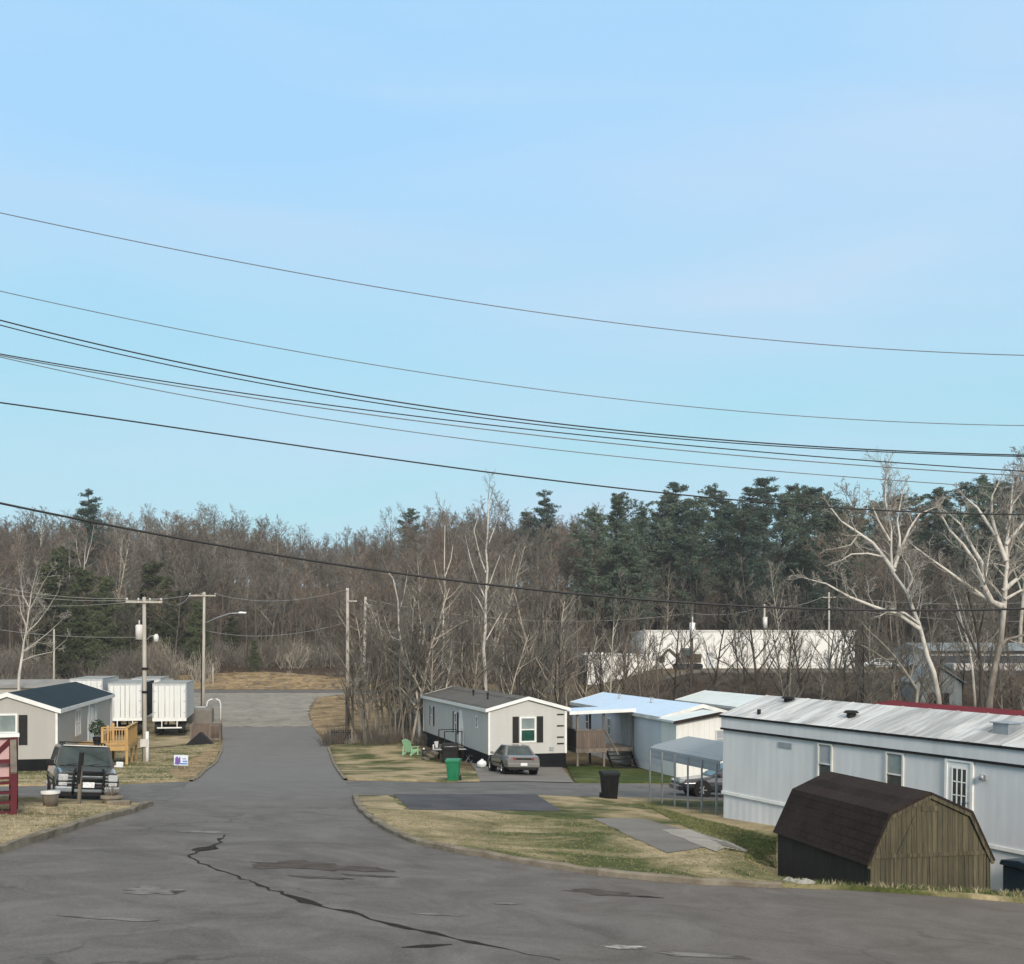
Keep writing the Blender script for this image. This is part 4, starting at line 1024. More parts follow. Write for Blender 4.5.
SED = dict(sec=[(-2.36, .34, .62, .62, .72, .66), (-2.2, .26, .70, .80, .86, .76), (-1.5, .22, .80, .86, .90, .80), (-.95, .22, .90, .87, .91, .84), (.4, .22, .92, .87, .91, .85), (1.5, .24, .95, .87, .91, .84), (2.1, .26, .97, .85, .89, .80), (2.32, .34, .92, .76, .83, .74)],
           cab=(-1.05, 1.72, -.20, .98, .88, 1.43, .84, .60), wy=(-1.42, 1.38), wr=.32, tw=.89, bw=.90, side=((.22, .50), (.53, .80)))
def sedan(root, paint_name):
    car(root, SED, paint_name)
    for s in (-1, 1):
        MB().prism([(s * .44, 2.335, .72), (s * .80, 2.28, .74), (s * .80, 2.25, .90), (s * .46, 2.335, .88)], (0, -.06, 0)).build('tail_light', M['lamp_red'], root, .01)
        MB().box(min(s * .5, s * .78), max(s * .5, s * .78), -2.36, -2.15, .56, .68).build('headlight', M['lamp_clear'], root, .02)
        MB().box(min(s * .88, s * 1.04), max(s * .88, s * 1.04), -.78, -.66, .92, 1.04).build('mirror', M[paint_name], root, .02)
        h = MB()
        for y in (.05, 1.0): h.box(s * .915 - .015, s * .915 + .015, y, y + .16, .78, .81)
        h.build('door_handle', M['trim_black'], root)
        MB().box(s * .912 - .012, s * .912 + .012, -.9, 1.05, .50, .55).build('side_moulding', M['trim_black'], root)
    MB().box(-.84, .84, 2.16, 2.40, .36, .60).build('bumper', M[paint_name], root, .05)
    MB().box(-.78, .78, 2.14, 2.38, .24, .36).build('valance', M['trim_black'], root, .03)
    MB().box(-.8, .8, -2.42, -2.18, .26, .48).build('bumper', M[paint_name], root, .05)
    MB().box(-.17, .17, 2.41, 2.425, .46, .60).build('number_plate', M['plate'], root)
    MB().box(-.42, .42, 2.33, 2.35, .76, .84).build('boot_garnish', M['trim_black'], root)
    return root
sd = thing('parked_car', 'silver grey sedan parked nose in by the grey mobile home, rear plate facing out', 'car', (0, 0, 0)); sedan(sd, 'paint_silver')
x, y = gp(519, 776.2); sit(sd, x - .32, y + 2.35, -.23, .973, .055)
cc = thing('parked_car', 'dark navy sedan standing side on behind the steel carport', 'car', (0, 0, 0)); sedan(cc, 'paint_navy')
sit(cc, 9.2, 46.6, -.949, -.1)
for i, (px, py, pn, lab, h) in enumerate(((10, 690, 'paint_grey', 'small grey car in the lot behind the taupe home, left of the white birch', .3), (24, 689, 'paint_white', 'white car in the lot behind the taupe home, right of the white birch', .9),
                                          (884, 672, 'paint_white', 'white car parked at the end of the long white warehouse', .5), (905, 674, 'paint_grey', 'grey car parked beside the grey blue gabled shed', .8))):
    c = thing('parked_car', lab, 'car', (0, 0, 0)); sedan(c, pn)
    a, d = (px - PX0) / FOC, (108 if px < 100 else 140)
    sit(c, a * d, d, math.cos(h), -math.sin(h))

# excavator in front of the white warehouse
M['yellow_dark'] = mat('worn_machine_paint', (.09, .075, .04), (.05, .045, .035), 2, .6)
ex = thing('excavator', 'dark tracked excavator with raised arm in front of the white warehouse', 'excavator', (22.6, 141.5, G(22.6, 141.5)), R(8))
for s in (-1, 1):
    mb = MB(); pts = []
    for k in range(9): a = math.pi / 2 + math.pi * k / 8; pts.append((-1.3 + .38 * math.cos(a), s * .9 - .22, .4 + .38 * math.sin(a)))
    for k in range(9): a = -math.pi / 2 + math.pi * k / 8; pts.append((1.3 + .38 * math.cos(a), s * .9 - .22, .4 + .38 * math.sin(a)))
    mb.prism(pts, (0, .44, 0)); mb.build('track', M['rubber'], ex)
MB().box(-1.3, 1.5, -.95, .95, .85, 1.35).build('deck', M['yellow_dark'], ex, .05)
MB().box(.4, 1.6, -.9, .9, 1.35, 2.0).build('engine_cover', M['yellow_dark'], ex, .08)
mb = MB(); mb.box(-.9, .35, -.95, .1, 2.65, 2.75)
for x in (-.86, .30):
    for y in (-.9, .05): mb.box(x - .05, x + .05, y - .05, y + .05, 1.35, 2.65)
mb.box(-.9, .35, -.95, .1, 1.35, 1.8); mb.build('cab', M['metal_dark'], ex)
MB().box(-.80, .25, -.86, .0, 1.8, 2.62).build('cab_window', M['glass'], ex)
mb = MB(); mb.bar((-1.0, .45, 1.3), (-2.4, .45, 2.6), .3, .35); mb.bar((-2.4, .45, 2.6), (-3.3, .45, 1.6), .24, .28); mb.build('arm', M['yellow_dark'], ex)
MB().prism([(-3.5, .1, 1.7), (-3.0, .1, 1.6), (-3.0, .1, .95), (-3.5, .1, .85), (-3.7, .1, 1.2)], (0, .8, 0)).build('bucket', M['metal_dark'], ex)

# ------------------------------------------------------------------ bins and garden things
M['bin_green'] = mat('green_bin_plastic', (.018, .19, .085), (.014, .14, .065), 3, .45)
M['bin_black'] = mat('black_bin_plastic', (.006, .006, .007), (.011, .011, .012), 3, .6)
M['mint'] = mat('mint_green_plastic', (.33, .58, .36), (.27, .48, .30), 3, .5)
M['white_plastic'] = mat('white_plastic', (.74, .75, .74), (.62, .63, .62), 4, .45, bmp=.05)
def wheelie(name, label, px, py, m, rz, s=1.0):
    x, y = gp(px, py); t = thing(name, label, 'bin', (x, y, G(x, y) + .02), rz); t.scale = (s, s, s)
    vs = [(-.24, -.26, .06), (.24, -.26, .06), (.24, .26, .06), (-.24, .26, .06), (-.30, -.36, .95), (.30, -.36, .95), (.30, .34, .95), (-.30, .34, .95)]
    MB().add(vs, [(0, 3, 2, 1), (4, 5, 6, 7), (0, 1, 5, 4), (1, 2, 6, 5), (2, 3, 7, 6), (3, 0, 4, 7)]).build('body', M[m], t, .03)
    MB().box(-.32, .32, -.385, .36, .90, .955).build('rim', M[m], t, .012)
    mb = MB(); mb.prism([(-.33, -.41, .957), (-.33, -.38, 1.02), (-.33, .05, 1.075), (-.33, .38, 1.03), (-.33, .38, .957)], (.66, 0, 0)); mb.build('lid', M[m], t, .015)
    mb = MB(); mb.tube([(-.26, .46, .98), (.26, .46, .98)], .02, 8); mb.box(-.27, -.22, .34, .47, .95, 1.0); mb.box(.22, .27, .34, .47, .95, 1.0); mb.build('handle', M[m], t)
    for sx in (-1, 1): MB().tube([(sx * .25, .27, .13), (sx * .31, .27, .13)], .13, 14).build('wheel', M['rubber'], t, .01)
    for k in (-.12, .12): MB().box(k - .02, k + .02, -.345, -.29, .25, .8).build('rib', M[m], t)
    return t
wheelie('wheelie_bin', 'green plastic wheelie bin on the lawn edge by the grey mobile home', 453.5, 782.0, 'bin_green', R(-6), .98)
wheelie('wheelie_bin', 'black plastic wheelie bin standing at the side lane near the carport', 609.5, 800.8, 'bin_black', R(6), 1.03)

def adirondack(label, x, y, rz, m='mint'):
    t = thing('garden_chair', label, 'chair', (x, y, G(x, y) + .06), rz)
    mb = MB()
    for k in range(5): mb.bar((-.24 + .12 * k, -.30, .36), (-.24 + .12 * k, .22, .24), .105, .025)
    mb.build('seat', M[m], t)
    mb = MB()
    for k, h in enumerate((.88, .96, 1.0, .96, .88)): mb.bar((-.24 + .12 * k, .20, .24), (-.27 + .135 * k, .20 + h * .42, .24 + h * .85), .105, .025, up=(0, 1, 0))
    mb.build('backrest', M[m], t)
    for s in (-1, 1):
        MB().bar((s * .36, -.38, .56), (s * .36, .40, .56), .14, .03).build('armrest', M[m], t)
        MB().box(s * .33 - .03, s * .33 + .03, -.33, -.25, 0, .55).build('leg', M[m], t)
        mb = MB(); mb.bar((s * .33, .36, .55), (s * .33, .46, .0), .05, .06); mb.build('leg', M[m], t)
        MB().bar((s * .30, -.33, .33), (s * .30, .55, .03), .03, .10).build('side_rail', M[m], t)
    return t
x, y = gp(411, 756); adirondack('mint green slatted garden chair at the far end of the grey mobile home', x, y, R(150))

# grill, table and clutter by the grey home
x, y = gp(449, 765)
gr = thing('barbecue_grill', 'black barbecue grill with side shelves behind the green bin', 'grill', (x, y + 1.0, G(x, y + 1) + .05), R(10))
MB().box(-.45, .45, -.28, .28, .08, .72).build('cabinet', M['metal_dark'], gr, .02)
mb = MB(); mb.prism([(-.48, -.32, .86), (-.48, -.30, 1.08), (-.48, -.05, 1.22), (-.48, .2, 1.18), (-.48, .32, .95), (-.48, .32, .86)], (.96, 0, 0)); mb.build('lid', M['metal_dark'], gr, .02)
MB().box(-.5, .5, -.33, .33, .72, .858).build('firebox', M['trim_black'], gr)
for s in (-1, 1): MB().box(min(s * .52, s * .95), max(s * .52, s * .95), -.25, .25, .80, .84).build('side_shelf', M['metal'], gr)
mb = MB(); mb.tube([(-.38, -.38, 1.0), (.38, -.38, 1.0)], .02, 8); mb.build('handle', M['metal'], gr)
for s in (-1, 1):
    for q in (-1, 1): MB().tube([(s * .4 - .02, q * .22, .04), (s * .4 + .02, q * .22, .04)], .07, 10).build('wheel', M['rubber'], gr)
def patio_table(x, y, label):
    t = thing('patio_table', label, 'table', (x, y, G(x, y) + .04), R(12))
    MB().box(-.7, .7, -.42, .42, .66, .71).build('tabletop', M['metal_dark'], t, .01)
    for a in (-.6, .6):
        for b in (-.34, .34): MB().box(a - .03, a + .03, b - .03, b + .03, 0, .66).build('leg', M['metal_dark'], t)
    return t
x, y = gp(432, 758)
pt = patio_table(x, y + .5, 'low dark patio table beside the grey mobile home skirting')
pt.scale = (1, 1, .62)
tp = Vector((x, y + .5, G(x, y + .5) + .04 + .71 * .62))
mb = MB(); mb.box(-.13, .13, -.11, .11, 0, .05); mb.box(-.13, -.05, -.11, .11, .05, .34); mb.build('white_stool', M['white_plastic']); o = bpy.data.objects['white_stool']; o.name = 'jug'
o.location = tp + Vector((.15, 0, 0)); tag(o, 'small white plastic jug on the low dark patio table', 'jug')
def folding_chair(label, px, py, rz, m):
    x, y = gp(px, py); t = thing('lawn_chair', label, 'chair', (x, y, G(x, y) + .05), rz)
    MB().box(-.24, .24, -.24, .22, .42, .46).build('seat', M[m], t, .01)
    mb = MB(); mb.bar((0, .22, .5), (0, .36, .95), .48, .03, up=(0, 1, 0)); mb.build('backrest', M[m], t)
    for a in (-.22, .22):
        MB().bar((a, -.22, .44), (a, .26, 0), .03, .03).build('leg', M['metal'], t); MB().bar((a, .2, .44), (a, -.26, 0), .03, .03).build('leg', M['metal'], t)
    return t
folding_chair('white folding lawn chair behind the grill against the grey mobile home', 441, 757, R(60), 'white_plastic')
folding_chair('dark folding lawn chair near the front corner of the grey mobile home', 471, 763, R(-40), 'trim_black')
x, y = gp(482, 768.5); mb = MB(); mb.ball((0, 0, .2), .26, (1.05, .9, .85), 12, 8); rr = random.Random(3)
mb.v = [(a + rr.uniform(-.03, .03), b + rr.uniform(-.03, .03), max(0, c + rr.uniform(-.03, .03))) for a, b, c in mb.v]; mb.tube([(0, 0, .38), (.02, 0, .47)], [.05, .08], 8)
o = mb.build('rubbish_bag', M['white_plastic']); o.location = (x, y, G(x, y) + .055); tag(o, 'white rubbish bag lying on the drive beside the silver sedan', 'bag')
x, y = gp(428, 757); mb = MB(); mb.tube([(0, 0, 0), (0, 0, .34), (0, 0, .40), (0, 0, .5)], [.13, .13, .05, .05], 10); o = mb.build('gas_bottle', M['white_plastic']); o.location = (x - .3, y + .4, G(x, y) + .05); tag(o, 'small white gas bottle left of the low dark patio table', 'gas bottle')

# things on the near left lawn
x, y = gp(79.5, 807.2)
po = thing('leaning_post', 'dark slim wooden post leaning on the dry lawn in front of the black truck', 'post', (x, y, G(x, y) + .08))
mb = MB(); mb.bar((-.03, 0, -.3), (.06, .0, 1.34), .075, .075); mb.build('shaft', M['wood_grey'], po); mb = MB(); mb.bar((-.02, -.005, .55), (.066, -.005, 1.37), .10, .09); mb.build('sleeve', M['metal_dark'], po)
def pot(name, label, cat, px, py, r0, r1, h, m, m2, extra=None):
    x, y = gp(px, py); t = thing(name, label, cat, (x, y, G(x, y) + .08))
    mb = MB(); mb.tube([(0, 0, 0), (0, 0, h), (0, 0, h - .06)], [r0, r1, r1 * .9], 16); mb.build('body', M[m], t)
    mb = MB(); mb.tube([(0, 0, h - .07), (0, 0, h), (0, 0, h + .004), (0, 0, h - .02)], [r1 + .025, r1 + .025, r1 - .01, r1 - .02], 16, cap=False); mb.build('rim', M[m2], t)
    return t
b = pot('bucket', 'grey bucket with pale rim on the dry lawn by the truck wheel', 'bucket', 50.5, 809.5, .17, .21, .40, 'wood_grey', 'offwhite')
MB().tube([(0, 0, .3), (0, 0, .33)], .17, 12).build('contents', M['metal_dark'], b)
b = pot('planter', 'round brown planter with withered plant at the lawn corner by the truck', 'planter', 112, 806.5, .22, .27, .22, 'kerb', 'kerb')
rr = random.Random(8); mb = MB()
for k in range(60):
    a = rr.uniform(0, 6.28); r = rr.uniform(.0, .2); mb.tube([(r * .5 * math.cos(a), r * .5 * math.sin(a), .18), (r * 1.3 * math.cos(a), r * 1.3 * math.sin(a), .18 + rr.uniform(.12, .36))], [.012, .004], 3)
mb.build('withered_plant', M['wood_grey'], b)
x, y = gp(119, 808); mb = MB(); mb.box(-.3, .3, -.12, .12, -.02, .10); o = mb.build('paving_block', M['kerb'], None, .02); o.location = (x, y, G(x, y) + .10); o.rotation_euler = (0, 0, .15); tag(o, 'tan paving block lying beside the brown planter', 'block')

# yard sign: white and blue, with a purple emblem and pale strokes
M['sign_white'] = mat('sign_board_white', (.70, .74, .80), (.62, .66, .74), 5, .5, bmp=0)
M['sign_blue'] = mat('sign_board_blue', (.10, .20, .50), (.12, .24, .55), 6, .5, bmp=0)
M['sign_purple'] = mat('sign_purple', (.13, .085, .30), (.18, .11, .33), 6, .5, bmp=0)
x, y = gp(181, 770.5)
ys = thing('yard_sign', 'small white and blue yard sign stuck in the corner lawn', 'sign', (x, y, G(x, y) + .06), R(-8))
MB().box(-.40, .40, -.012, .012, .22, .78).build('board', M['sign_white'], ys)
mb = MB()
for s in (-.22, .22): mb.tube([(s, .0, -.2), (s, .0, .22)], .01, 6)
mb.build('stake', M['metal'], ys)
mb = MB(); mb.box(-.36, .37, -.0165, -.0125, .27, .35); mb.box(.10, .37, -.0165, -.0125, .40, .48); mb.box(.10, .30, -.0165, -.0125, .55, .60); mb.build('blue_band', M['sign_blue'], ys)
mb = MB(); mb.prism([(-.33, -.0175, .30), (-.16, -.0175, .24), (-.02, -.0175, .40), (-.04, -.0175, .70), (-.14, -.0175, .60), (-.20, -.0175, .72), (-.32, -.0175, .62)], (0, .0035, 0)); mb.build('emblem', M['sign_purple'], ys)

# potted plant on the lumber deck
pl = thing('potted_plant', 'dark green bushy potted plant standing on the yellow lumber deck', 'plant', (0, 0, 0))
pl.location = w2(dk, (-.75, 1.6, fl_deck := 1.15))
MB().tube([(0, 0, 0), (0, 0, .45)], [.2, .27], 14).build('pot', M['bin_black'], pl)
M['leaf_dark'] = mat('dark_leaves', (.022, .045, .018), (.035, .06, .022), 8, .6)
mb = MB(); rr = random.Random(5)
for k in range(420):
    v = Vector((rr.gauss(0, 1), rr.gauss(0, 1), rr.gauss(0, 1))).normalized() * rr.uniform(.25, 1) ** .5; c = Vector((v.x * .5, v.y * .5, .98 + v.z * .5)); a = Vector((rr.gauss(0, 1), rr.gauss(0, 1), rr.gauss(0, 1))).normalized() * .09; b_ = Vector((rr.gauss(0, 1), rr.gauss(0, 1), rr.gauss(0, 1))).normalized() * .04
    mb.add([c - a, c + b_, c + a, c - b_], [(0, 1, 2, 3)])
mb.build('foliage', M['leaf_dark'], pl, fix=False)

# block enclosure, tank and fence at the bend by the tall pole
x, y = gp(201, 722)
tk = thing('concrete_tank', 'pale rounded concrete box at the road bend below the second utility pole', 'tank', (x, y, G(x, y)), R(12))
mb = MB(); mb.box(-1.3, 1.1, -1.3, 1.3, -.5, 1.35); mb.build('body', M['concrete_old'], tk, .25, 4)
MB().box(-.5, .5, -.5, .5, 1.34, 1.44).build('hatch', M['metal'], tk, .03)
hp = thing('hoop_rail', 'white bent pipe hoop rail beside the pale concrete box at the bend', 'rail', (x + .75, y + 1.5, G(x + .75, y + 1.5)), R(12))
mb = MB(); pts = [(-.6, 0, -.3), (-.6, 0, 1.5)] + [(-.1 - .5 * math.cos(a), 0, 1.5 + .5 * math.sin(a)) for a in (R(30), R(60), R(90))] + [(.3, 0, 2.0), (.55, 0, 1.85), (.65, 0, 1.5), (.65, 0, -.3)]; mb.tube(pts, .055, 8); mb.build('pipe', M['white_plastic'], hp)
x, y = gp(206, 741)
we_ = thing('wooden_enclosure', 'weathered grey wooden enclosure with open slat front at the road bend', 'enclosure', (x, y, G(x, y)), R(12))
MB().box(-1.1, .25, .0, .06, -.3, 1.25).build('slat_panel', M['deck_planks'], we_)
MB().box(1.0, 1.06, .0, 2.4, -.3, 1.15).build('slat_panel', M['deck_planks'], we_)
MB().box(-1.1, 1.06, 2.4, 2.46, -.3, 1.2).build('slat_panel', M['deck_planks'], we_)
for px_, py_ in ((-1.1, 0), (.3, 0), (1.03, 0), (1.03, 2.4), (-1.1, 2.4)): MB().box(px_ - .06, px_ + .06, py_ - .06, py_ + .06, -.4, 1.32).build('post', M['wood_grey'], we_)
mb = MB(); mb.box(.3, 1.0, -.03, .04, 1.15, 1.27); mb.box(.3, 1.0, -.03, .04, .05, .2); mb.build('rail', M['wood_grey'], we_)
x, y = gp(198, 746); mb = MB(); mb.prism([(-1.3, 0, -.1), (1.1, -.2, -.1), (-.1, .1, .95)], (0, .5, 0)); o = mb.build('tarp_heap', M['metal_dark'], None, .05); o.location = (x, y + .8, G(x, y + .8)); tag(o, 'dark peaked tarp heap in front of the grey wooden enclosure', 'tarp')
x, y = gp(330, 744)
fp = thing('dark_fence', 'short dark picket fence panel at the roadside below the brush', 'fence', (x, y, G(x, y)), R(6))
for k in range(12): MB().box(.05 + k * .13, .13 + k * .13, -.015, .015, -.1, 1.0 + .03 * (k % 3)).build('picket', M['metal_dark'], fp)
for z in (.25, .8): MB().box(0, 1.6, .016, .05, z, z + .07).build('rail', M['metal_dark'], fp)
for s in (0, 1.6): MB().box(s - .05, s + .05, -.05, .05, -.4, 1.2).build('post', M['wood_grey'], fp)
# ------------------------------------------------------------------ utility poles
M['pole_wood'] = mat('weathered_pole_wood', (.46, .43, .375), (.33, .30, .26), 2.5, .9, stretch=(3, 3, .25), bmp=.4)
M['pole_dark'] = mat('dark_pole_wood', (.13, .11, .09), (.075, .062, .05), 2.5, .9, stretch=(3, 3, .25), bmp=.4)
M['wire'] = mat('black_cable', (.015, .015, .017), (.02, .02, .02), 1, .5, bmp=0)
M['wire_grey'] = mat('bare_aluminium_cable', (.16, .165, .17), (.12, .12, .125), 1, .45, .3, bmp=0)
M['wire_pale'] = mat('weathered_light_cable', (.40, .39, .37), (.35, .34, .33), 1, .5, bmp=0)
M['insul'] = mat('porcelain', (.55, .54, .52), (.4, .39, .38), 4, .3, bmp=0)
def pole(label, px, ybase, ytop, d, r=.14, m='pole_wood', lean=0.0):
    a = (px - PX0) / FOC; x = a * d; g = G(x, d)
    t = thing('utility_pole', label, 'pole', (x, d, g)); t['h'] = CZ - (ytop - HORIZ) / FOC * d - g
    del_h = t['h']; del t['h']
    MB().tube([(0, 0, -1), (lean * .5, 0, del_h * .5), (lean, 0, del_h)], [r, r * .88, r * .72], 12).build('shaft', M[m], t)
    return t, del_h
def crossarm(t, z, half, ax=0.0, off=0.0, n=4, x0=0):
    ca, sa = math.cos(ax), math.sin(ax)
    MB().bar((x0 - half * ca, -half * sa + off, z), (x0 + half * ca, half * sa + off, z), .10, .13).build('crossarm', M['pole_wood'], t)
    for k in range(n):
        u = -half * .93 + 2 * half * .93 * k / (n - 1) if n > 1 else 0
        MB().tube([(x0 + u * ca, u * sa + off, z + .06), (x0 + u * ca, u * sa + off, z + .13), (x0 + u * ca, u * sa + off, z + .16), (x0 + u * ca, u * sa + off, z + .24)], [.025, .06, .07, .035], 8).build('insulator', M['insul'], t)
d1 = 66
p1, h1 = pole('tall utility pole with transformer can and small lamp in front of the box trailers', 145, 748, 597, d1, .14, lean=-.05)
crossarm(p1, h1 - .3, 1.05, R(12), -.16, 4)
mb = MB(); mb.tube([(-.34, 0, h1 - 2.55), (-.34, 0, h1 - 1.72), (-.34, 0, h1 - 1.66)], [.22, .22, .16], 14); mb.tube([(-.34, 0, h1 - 1.66), (-.34, 0, h1 - 1.4)], .045, 8); mb.bar((-.2, 0, h1 - 2.1), (0, 0, h1 - 2.1), .1, .2); mb.build('transformer', M['offwhite'], p1)
mb = MB(); mb.tube([(0, 0, h1 - 2.65), (.35, -.05, h1 - 2.35), (.66, -.08, h1 - 2.3)], .03, 8); la = mb.build('lamp_arm', M['metal'], p1)
mb = MB(); mb.tube([(.70, -.08, h1 - 2.22), (.70, -.08, h1 - 2.4), (.70, -.08, h1 - 2.68)], [.08, .16, .13], 12); mb.build('lamp', M['offwhite'], la)
mb = MB(); mb.tube([(-.13, -.02, 0), (-.13, -.02, 5.2)], .03, 6); mb.build('conduit', M['metal_dark'], p1)
MB().box(-.20, .22, -.26, -.12, 1.0, 1.45).build('meter_box', M['offwhite'], p1)
mb = MB(); mb.tube([(.16, -.1, -.2), (.16, -.1, 1.9)], .10, 10); mb.build('guard', M['white_plastic'], p1)
for z in (4.2, 5.6): MB().tube([(0, 0, z), (0, 0, z + .14)], .19, 10).build('bracket', M['metal_dark'], p1)
d2 = 104
p2, h2 = pole('pale utility pole with long street lamp arm right of the box trailers', 203, 712, 592, d2, .16, lean=.12)
crossarm(p2, h2 - .35, 1.25, R(5), -.18, 3)
mb = MB(); mb.tube([(.1, 0, h2 - 3.0), (1.2, -.2, h2 - 2.5), (2.6, -.4, h2 - 2.05), (3.5, -.5, h2 - 2.0)], .05, 8); la = mb.build('lamp_arm', M['metal'], p2)
mb = MB(); mb.prism([(3.4, -.62, h2 - 2.02), (4.2, -.72, h2 - 2.04), (4.25, -.6, h2 - 1.92), (3.6, -.5, h2 - 1.86)], (0, .26, 0)); mb.build('lamp', M['white'], la, .03)
mb = MB(); mb.tube([(-.14, -.1, 0), (-.1, -.1, 8)], .05, 6); mb.build('conduit', M['metal_dark'], p2)
p3, h3 = pole('utility pole with dark lower half standing in the brush right of the road', 347.5, 740, 588, 84, .15)
MB().bar((0, -.12, h3 - 1.0), (.75, -.12, h3 - 1.0), .08, .1).build('crossarm', M['pole_wood'], p3)
MB().tube([(-.04, -.1, h3 - .25), (-.04, -.1, h3 - .02)], [.07, .04], 8).build('insulator', M['insul'], p3)
MB().tube([(0, 0, .0), (0, 0, 4.1)], [.165, .155], 12).build('creosote_sleeve', M['pole_dark'], p3)
p4, h4 = pole('pale utility pole with small lamp at its top among the brush trees', 363, 715, 597, 104, .17, lean=.25)
mb = MB(); mb.tube([(.25, 0, h4 - .5), (.55, -.1, h4 - .75)], .05, 8); mb.tube([(.6, -.1, h4 - .7), (.6, -.1, h4 - 1.0)], [.08, .17], 10); mb.build('lamp', M['white'], p4)
p5, h5 = pole('utility pole with white transformer can in front of the long white warehouse', 692, 700, 612, 112, .15, 'pole_dark')
mb = MB(); mb.tube([(0, -.3, h5 - 2.7), (0, -.3, h5 - 1.1)], .30, 14); mb.tube([(0, -.3, h5 - 1.1), (0, -.3, h5 - .5)], .07, 8); mb.build('transformer', M['white'], p5)
p6, h6 = pole('thin utility pole at the right end of the long white warehouse', 829, 680, 592, 122, .13, 'pole_wood')
MB().bar((-.7, -.12, h6 - .6), (.7, -.12, h6 - .6), .08, .1).build('crossarm', M['pole_wood'], p6)
p7, h7 = pole('utility pole with pale lamp box in front of the middle of the white warehouse', 764.5, 690, 604, 118, .13, 'pole_wood')
mb = MB(); mb.tube([(.0, -.28, h7 - 2.6), (.0, -.28, h7 - 1.4)], .24, 12); mb.build('transformer', M['offwhite'], p7)
p8, h8 = pole('short pale pole at the left corner of the long white warehouse', 644.5, 690, 629, 130, .14, 'pole_wood')
p9, h9 = pole('short stub pole standing behind the navy shingle roof', 54, 690, 629, 118, .12, 'pole_wood')
p10, h10 = pole('thin white marker post beside the straw bank across the far road', 213, 676, 666, 146, .09, 'pole_wood')
p11, h11 = pole('thin pale pole rising straight behind the central home roof', 648, 716, 698, 80, .07, 'pole_wood')

# ------------------------------------------------------------------ cables
def curve_wire(name, label, pxs, d0, d1, r, m, ext=.35, group=None):
    """smooth sagging cable through photograph points, hung in a plane from depth d0 (left) to d1 (right)"""
    xs = [p[0] for p in pxs]; A = np.polyfit(xs, [p[1] for p in pxs], 3 if len(pxs) > 4 else 2)
    pts = []
    w = xs[-1] - xs[0]; n = 60
    for i in range(n + 1):
        px = xs[0] + w * i / n; py = float(np.polyval(A, px))
        d = d0 + (d1 - d0) * (px - xs[0]) / w
        pts.append(at(px, py, d))
    # run on past the frame along a parabola of the same sag
    s0 = pts[0] - pts[1]; s1 = pts[-1] - pts[-2]
    L = []
    for k in range(1, 13): L.append(pts[0] + s0 * k * 1.6 + Vector((0, 0, .004 * k * k)))
    Rr = [pts[-1] + s1 * k * 1.6 + Vector((0, 0, .004 * k * k)) for k in range(1, 13)]
    pts = L[::-1] + pts + Rr
    mb = MB(); mb.tube(pts, r, 6); o = mb.build(name, M[m], fix=False)
    return tag(o, label, 'cable', group)
G1 = 'overhead cables crossing the sky'
curve_wire('overhead_cable', 'topmost thin overhead cable, alone high in the sky', [(0, 213), (250, 263), (512, 310), (760, 338), (1024, 355.5)], 34, 36, .0145, 'wire_grey', group=G1)
curve_wire('overhead_cable', 'second highest thin grey overhead cable, alone between the top one and the bundle', [(0, 291), (250, 343), (512, 385.5), (760, 413), (1024, 425.5)], 34, 36, .013, 'wire_grey', group=G1)
curve_wire('overhead_cable', 'thick twisted overhead cable, upper of the close pair', [(0, 320), (200, 367), (400, 402), (512, 418), (760, 443), (1024, 455)], 33, 35, .021, 'wire', group=G1)
curve_wire('overhead_cable', 'thick overhead cable, lower of the close pair', [(0, 325), (200, 371.5), (400, 406.5), (512, 421.5), (760, 445), (1024, 456.5)], 33, 35, .017, 'wire', group=G1)
curve_wire('overhead_cable', 'dark overhead cable, uppermost of the three strands that fan apart to the right', [(0, 353.5), (200, 388), (400, 414), (512, 426), (760, 453), (1024, 471)], 32, 34, .017, 'wire', group=G1)
curve_wire('overhead_cable', 'grey overhead cable, middle one of the three strands that fan apart to the right', [(0, 355), (200, 391), (400, 418.5), (512, 431), (760, 458.5), (1024, 475.5)], 32, 34, .016, 'wire_grey', group=G1)
curve_wire('overhead_cable', 'thin overhead cable, lowest of the three strands that fan apart, ending in the treetops', [(0, 357), (200, 398), (400, 431), (512, 444), (760, 470), (1024, 489)], 32, 34, .013, 'wire_grey', group=G1)
curve_wire('overhead_cable', 'dark overhead cable that runs from open sky down across the pine tops', [(0, 403), (250, 437), (512, 477.5), (640, 491), (760, 500), (1024, 515)], 31, 33, .021, 'wire', group=G1)
curve_wire('overhead_cable', 'thickest black overhead cable, lowest one, crossing in front of the wooded hill', [(0, 503.5), (120, 527), (240, 548), (380, 571), (512, 588), (640, 600), (760, 605.5), (1024, 609)], 29, 31, .030, 'wire', group=G1)

def span(label, a, b, sag, r=.014, m='wire_pale'):
    a, b = Vector(a), Vector(b); n = 24
    pts = [a.lerp(b, i / n) - Vector((0, 0, sag * 4 * (i / n) * (1 - i / n))) for i in range(n + 1)]
    mb = MB(); mb.tube(pts, r, 5); return tag(mb.build('power_line', M[m], fix=False), label, 'power line', 'lines between the utility poles')
def top(p, h, dz, dx=0, dy=0): return p.location + Vector((dx, dy, h + dz))
span('upper line running left from the crossarm of the pole with the transformer can', top(p1, h1, -.1, -.95, -.3), at(-60, 572, 72), .5)
span('lower line running left from the crossarm of the pole with the transformer can', top(p1, h1, -.1, .9, 0), at(-60, 580, 75), .6)
span('line from the transformer pole back to the street lamp pole', top(p1, h1, -.1, .9, 0), top(p2, h2, -.15, -1.1, -.2), .7)
span('service line dropping left from the transformer pole towards the taupe home', top(p1, h1, -2.4), at(-60, 618, 90), .5)
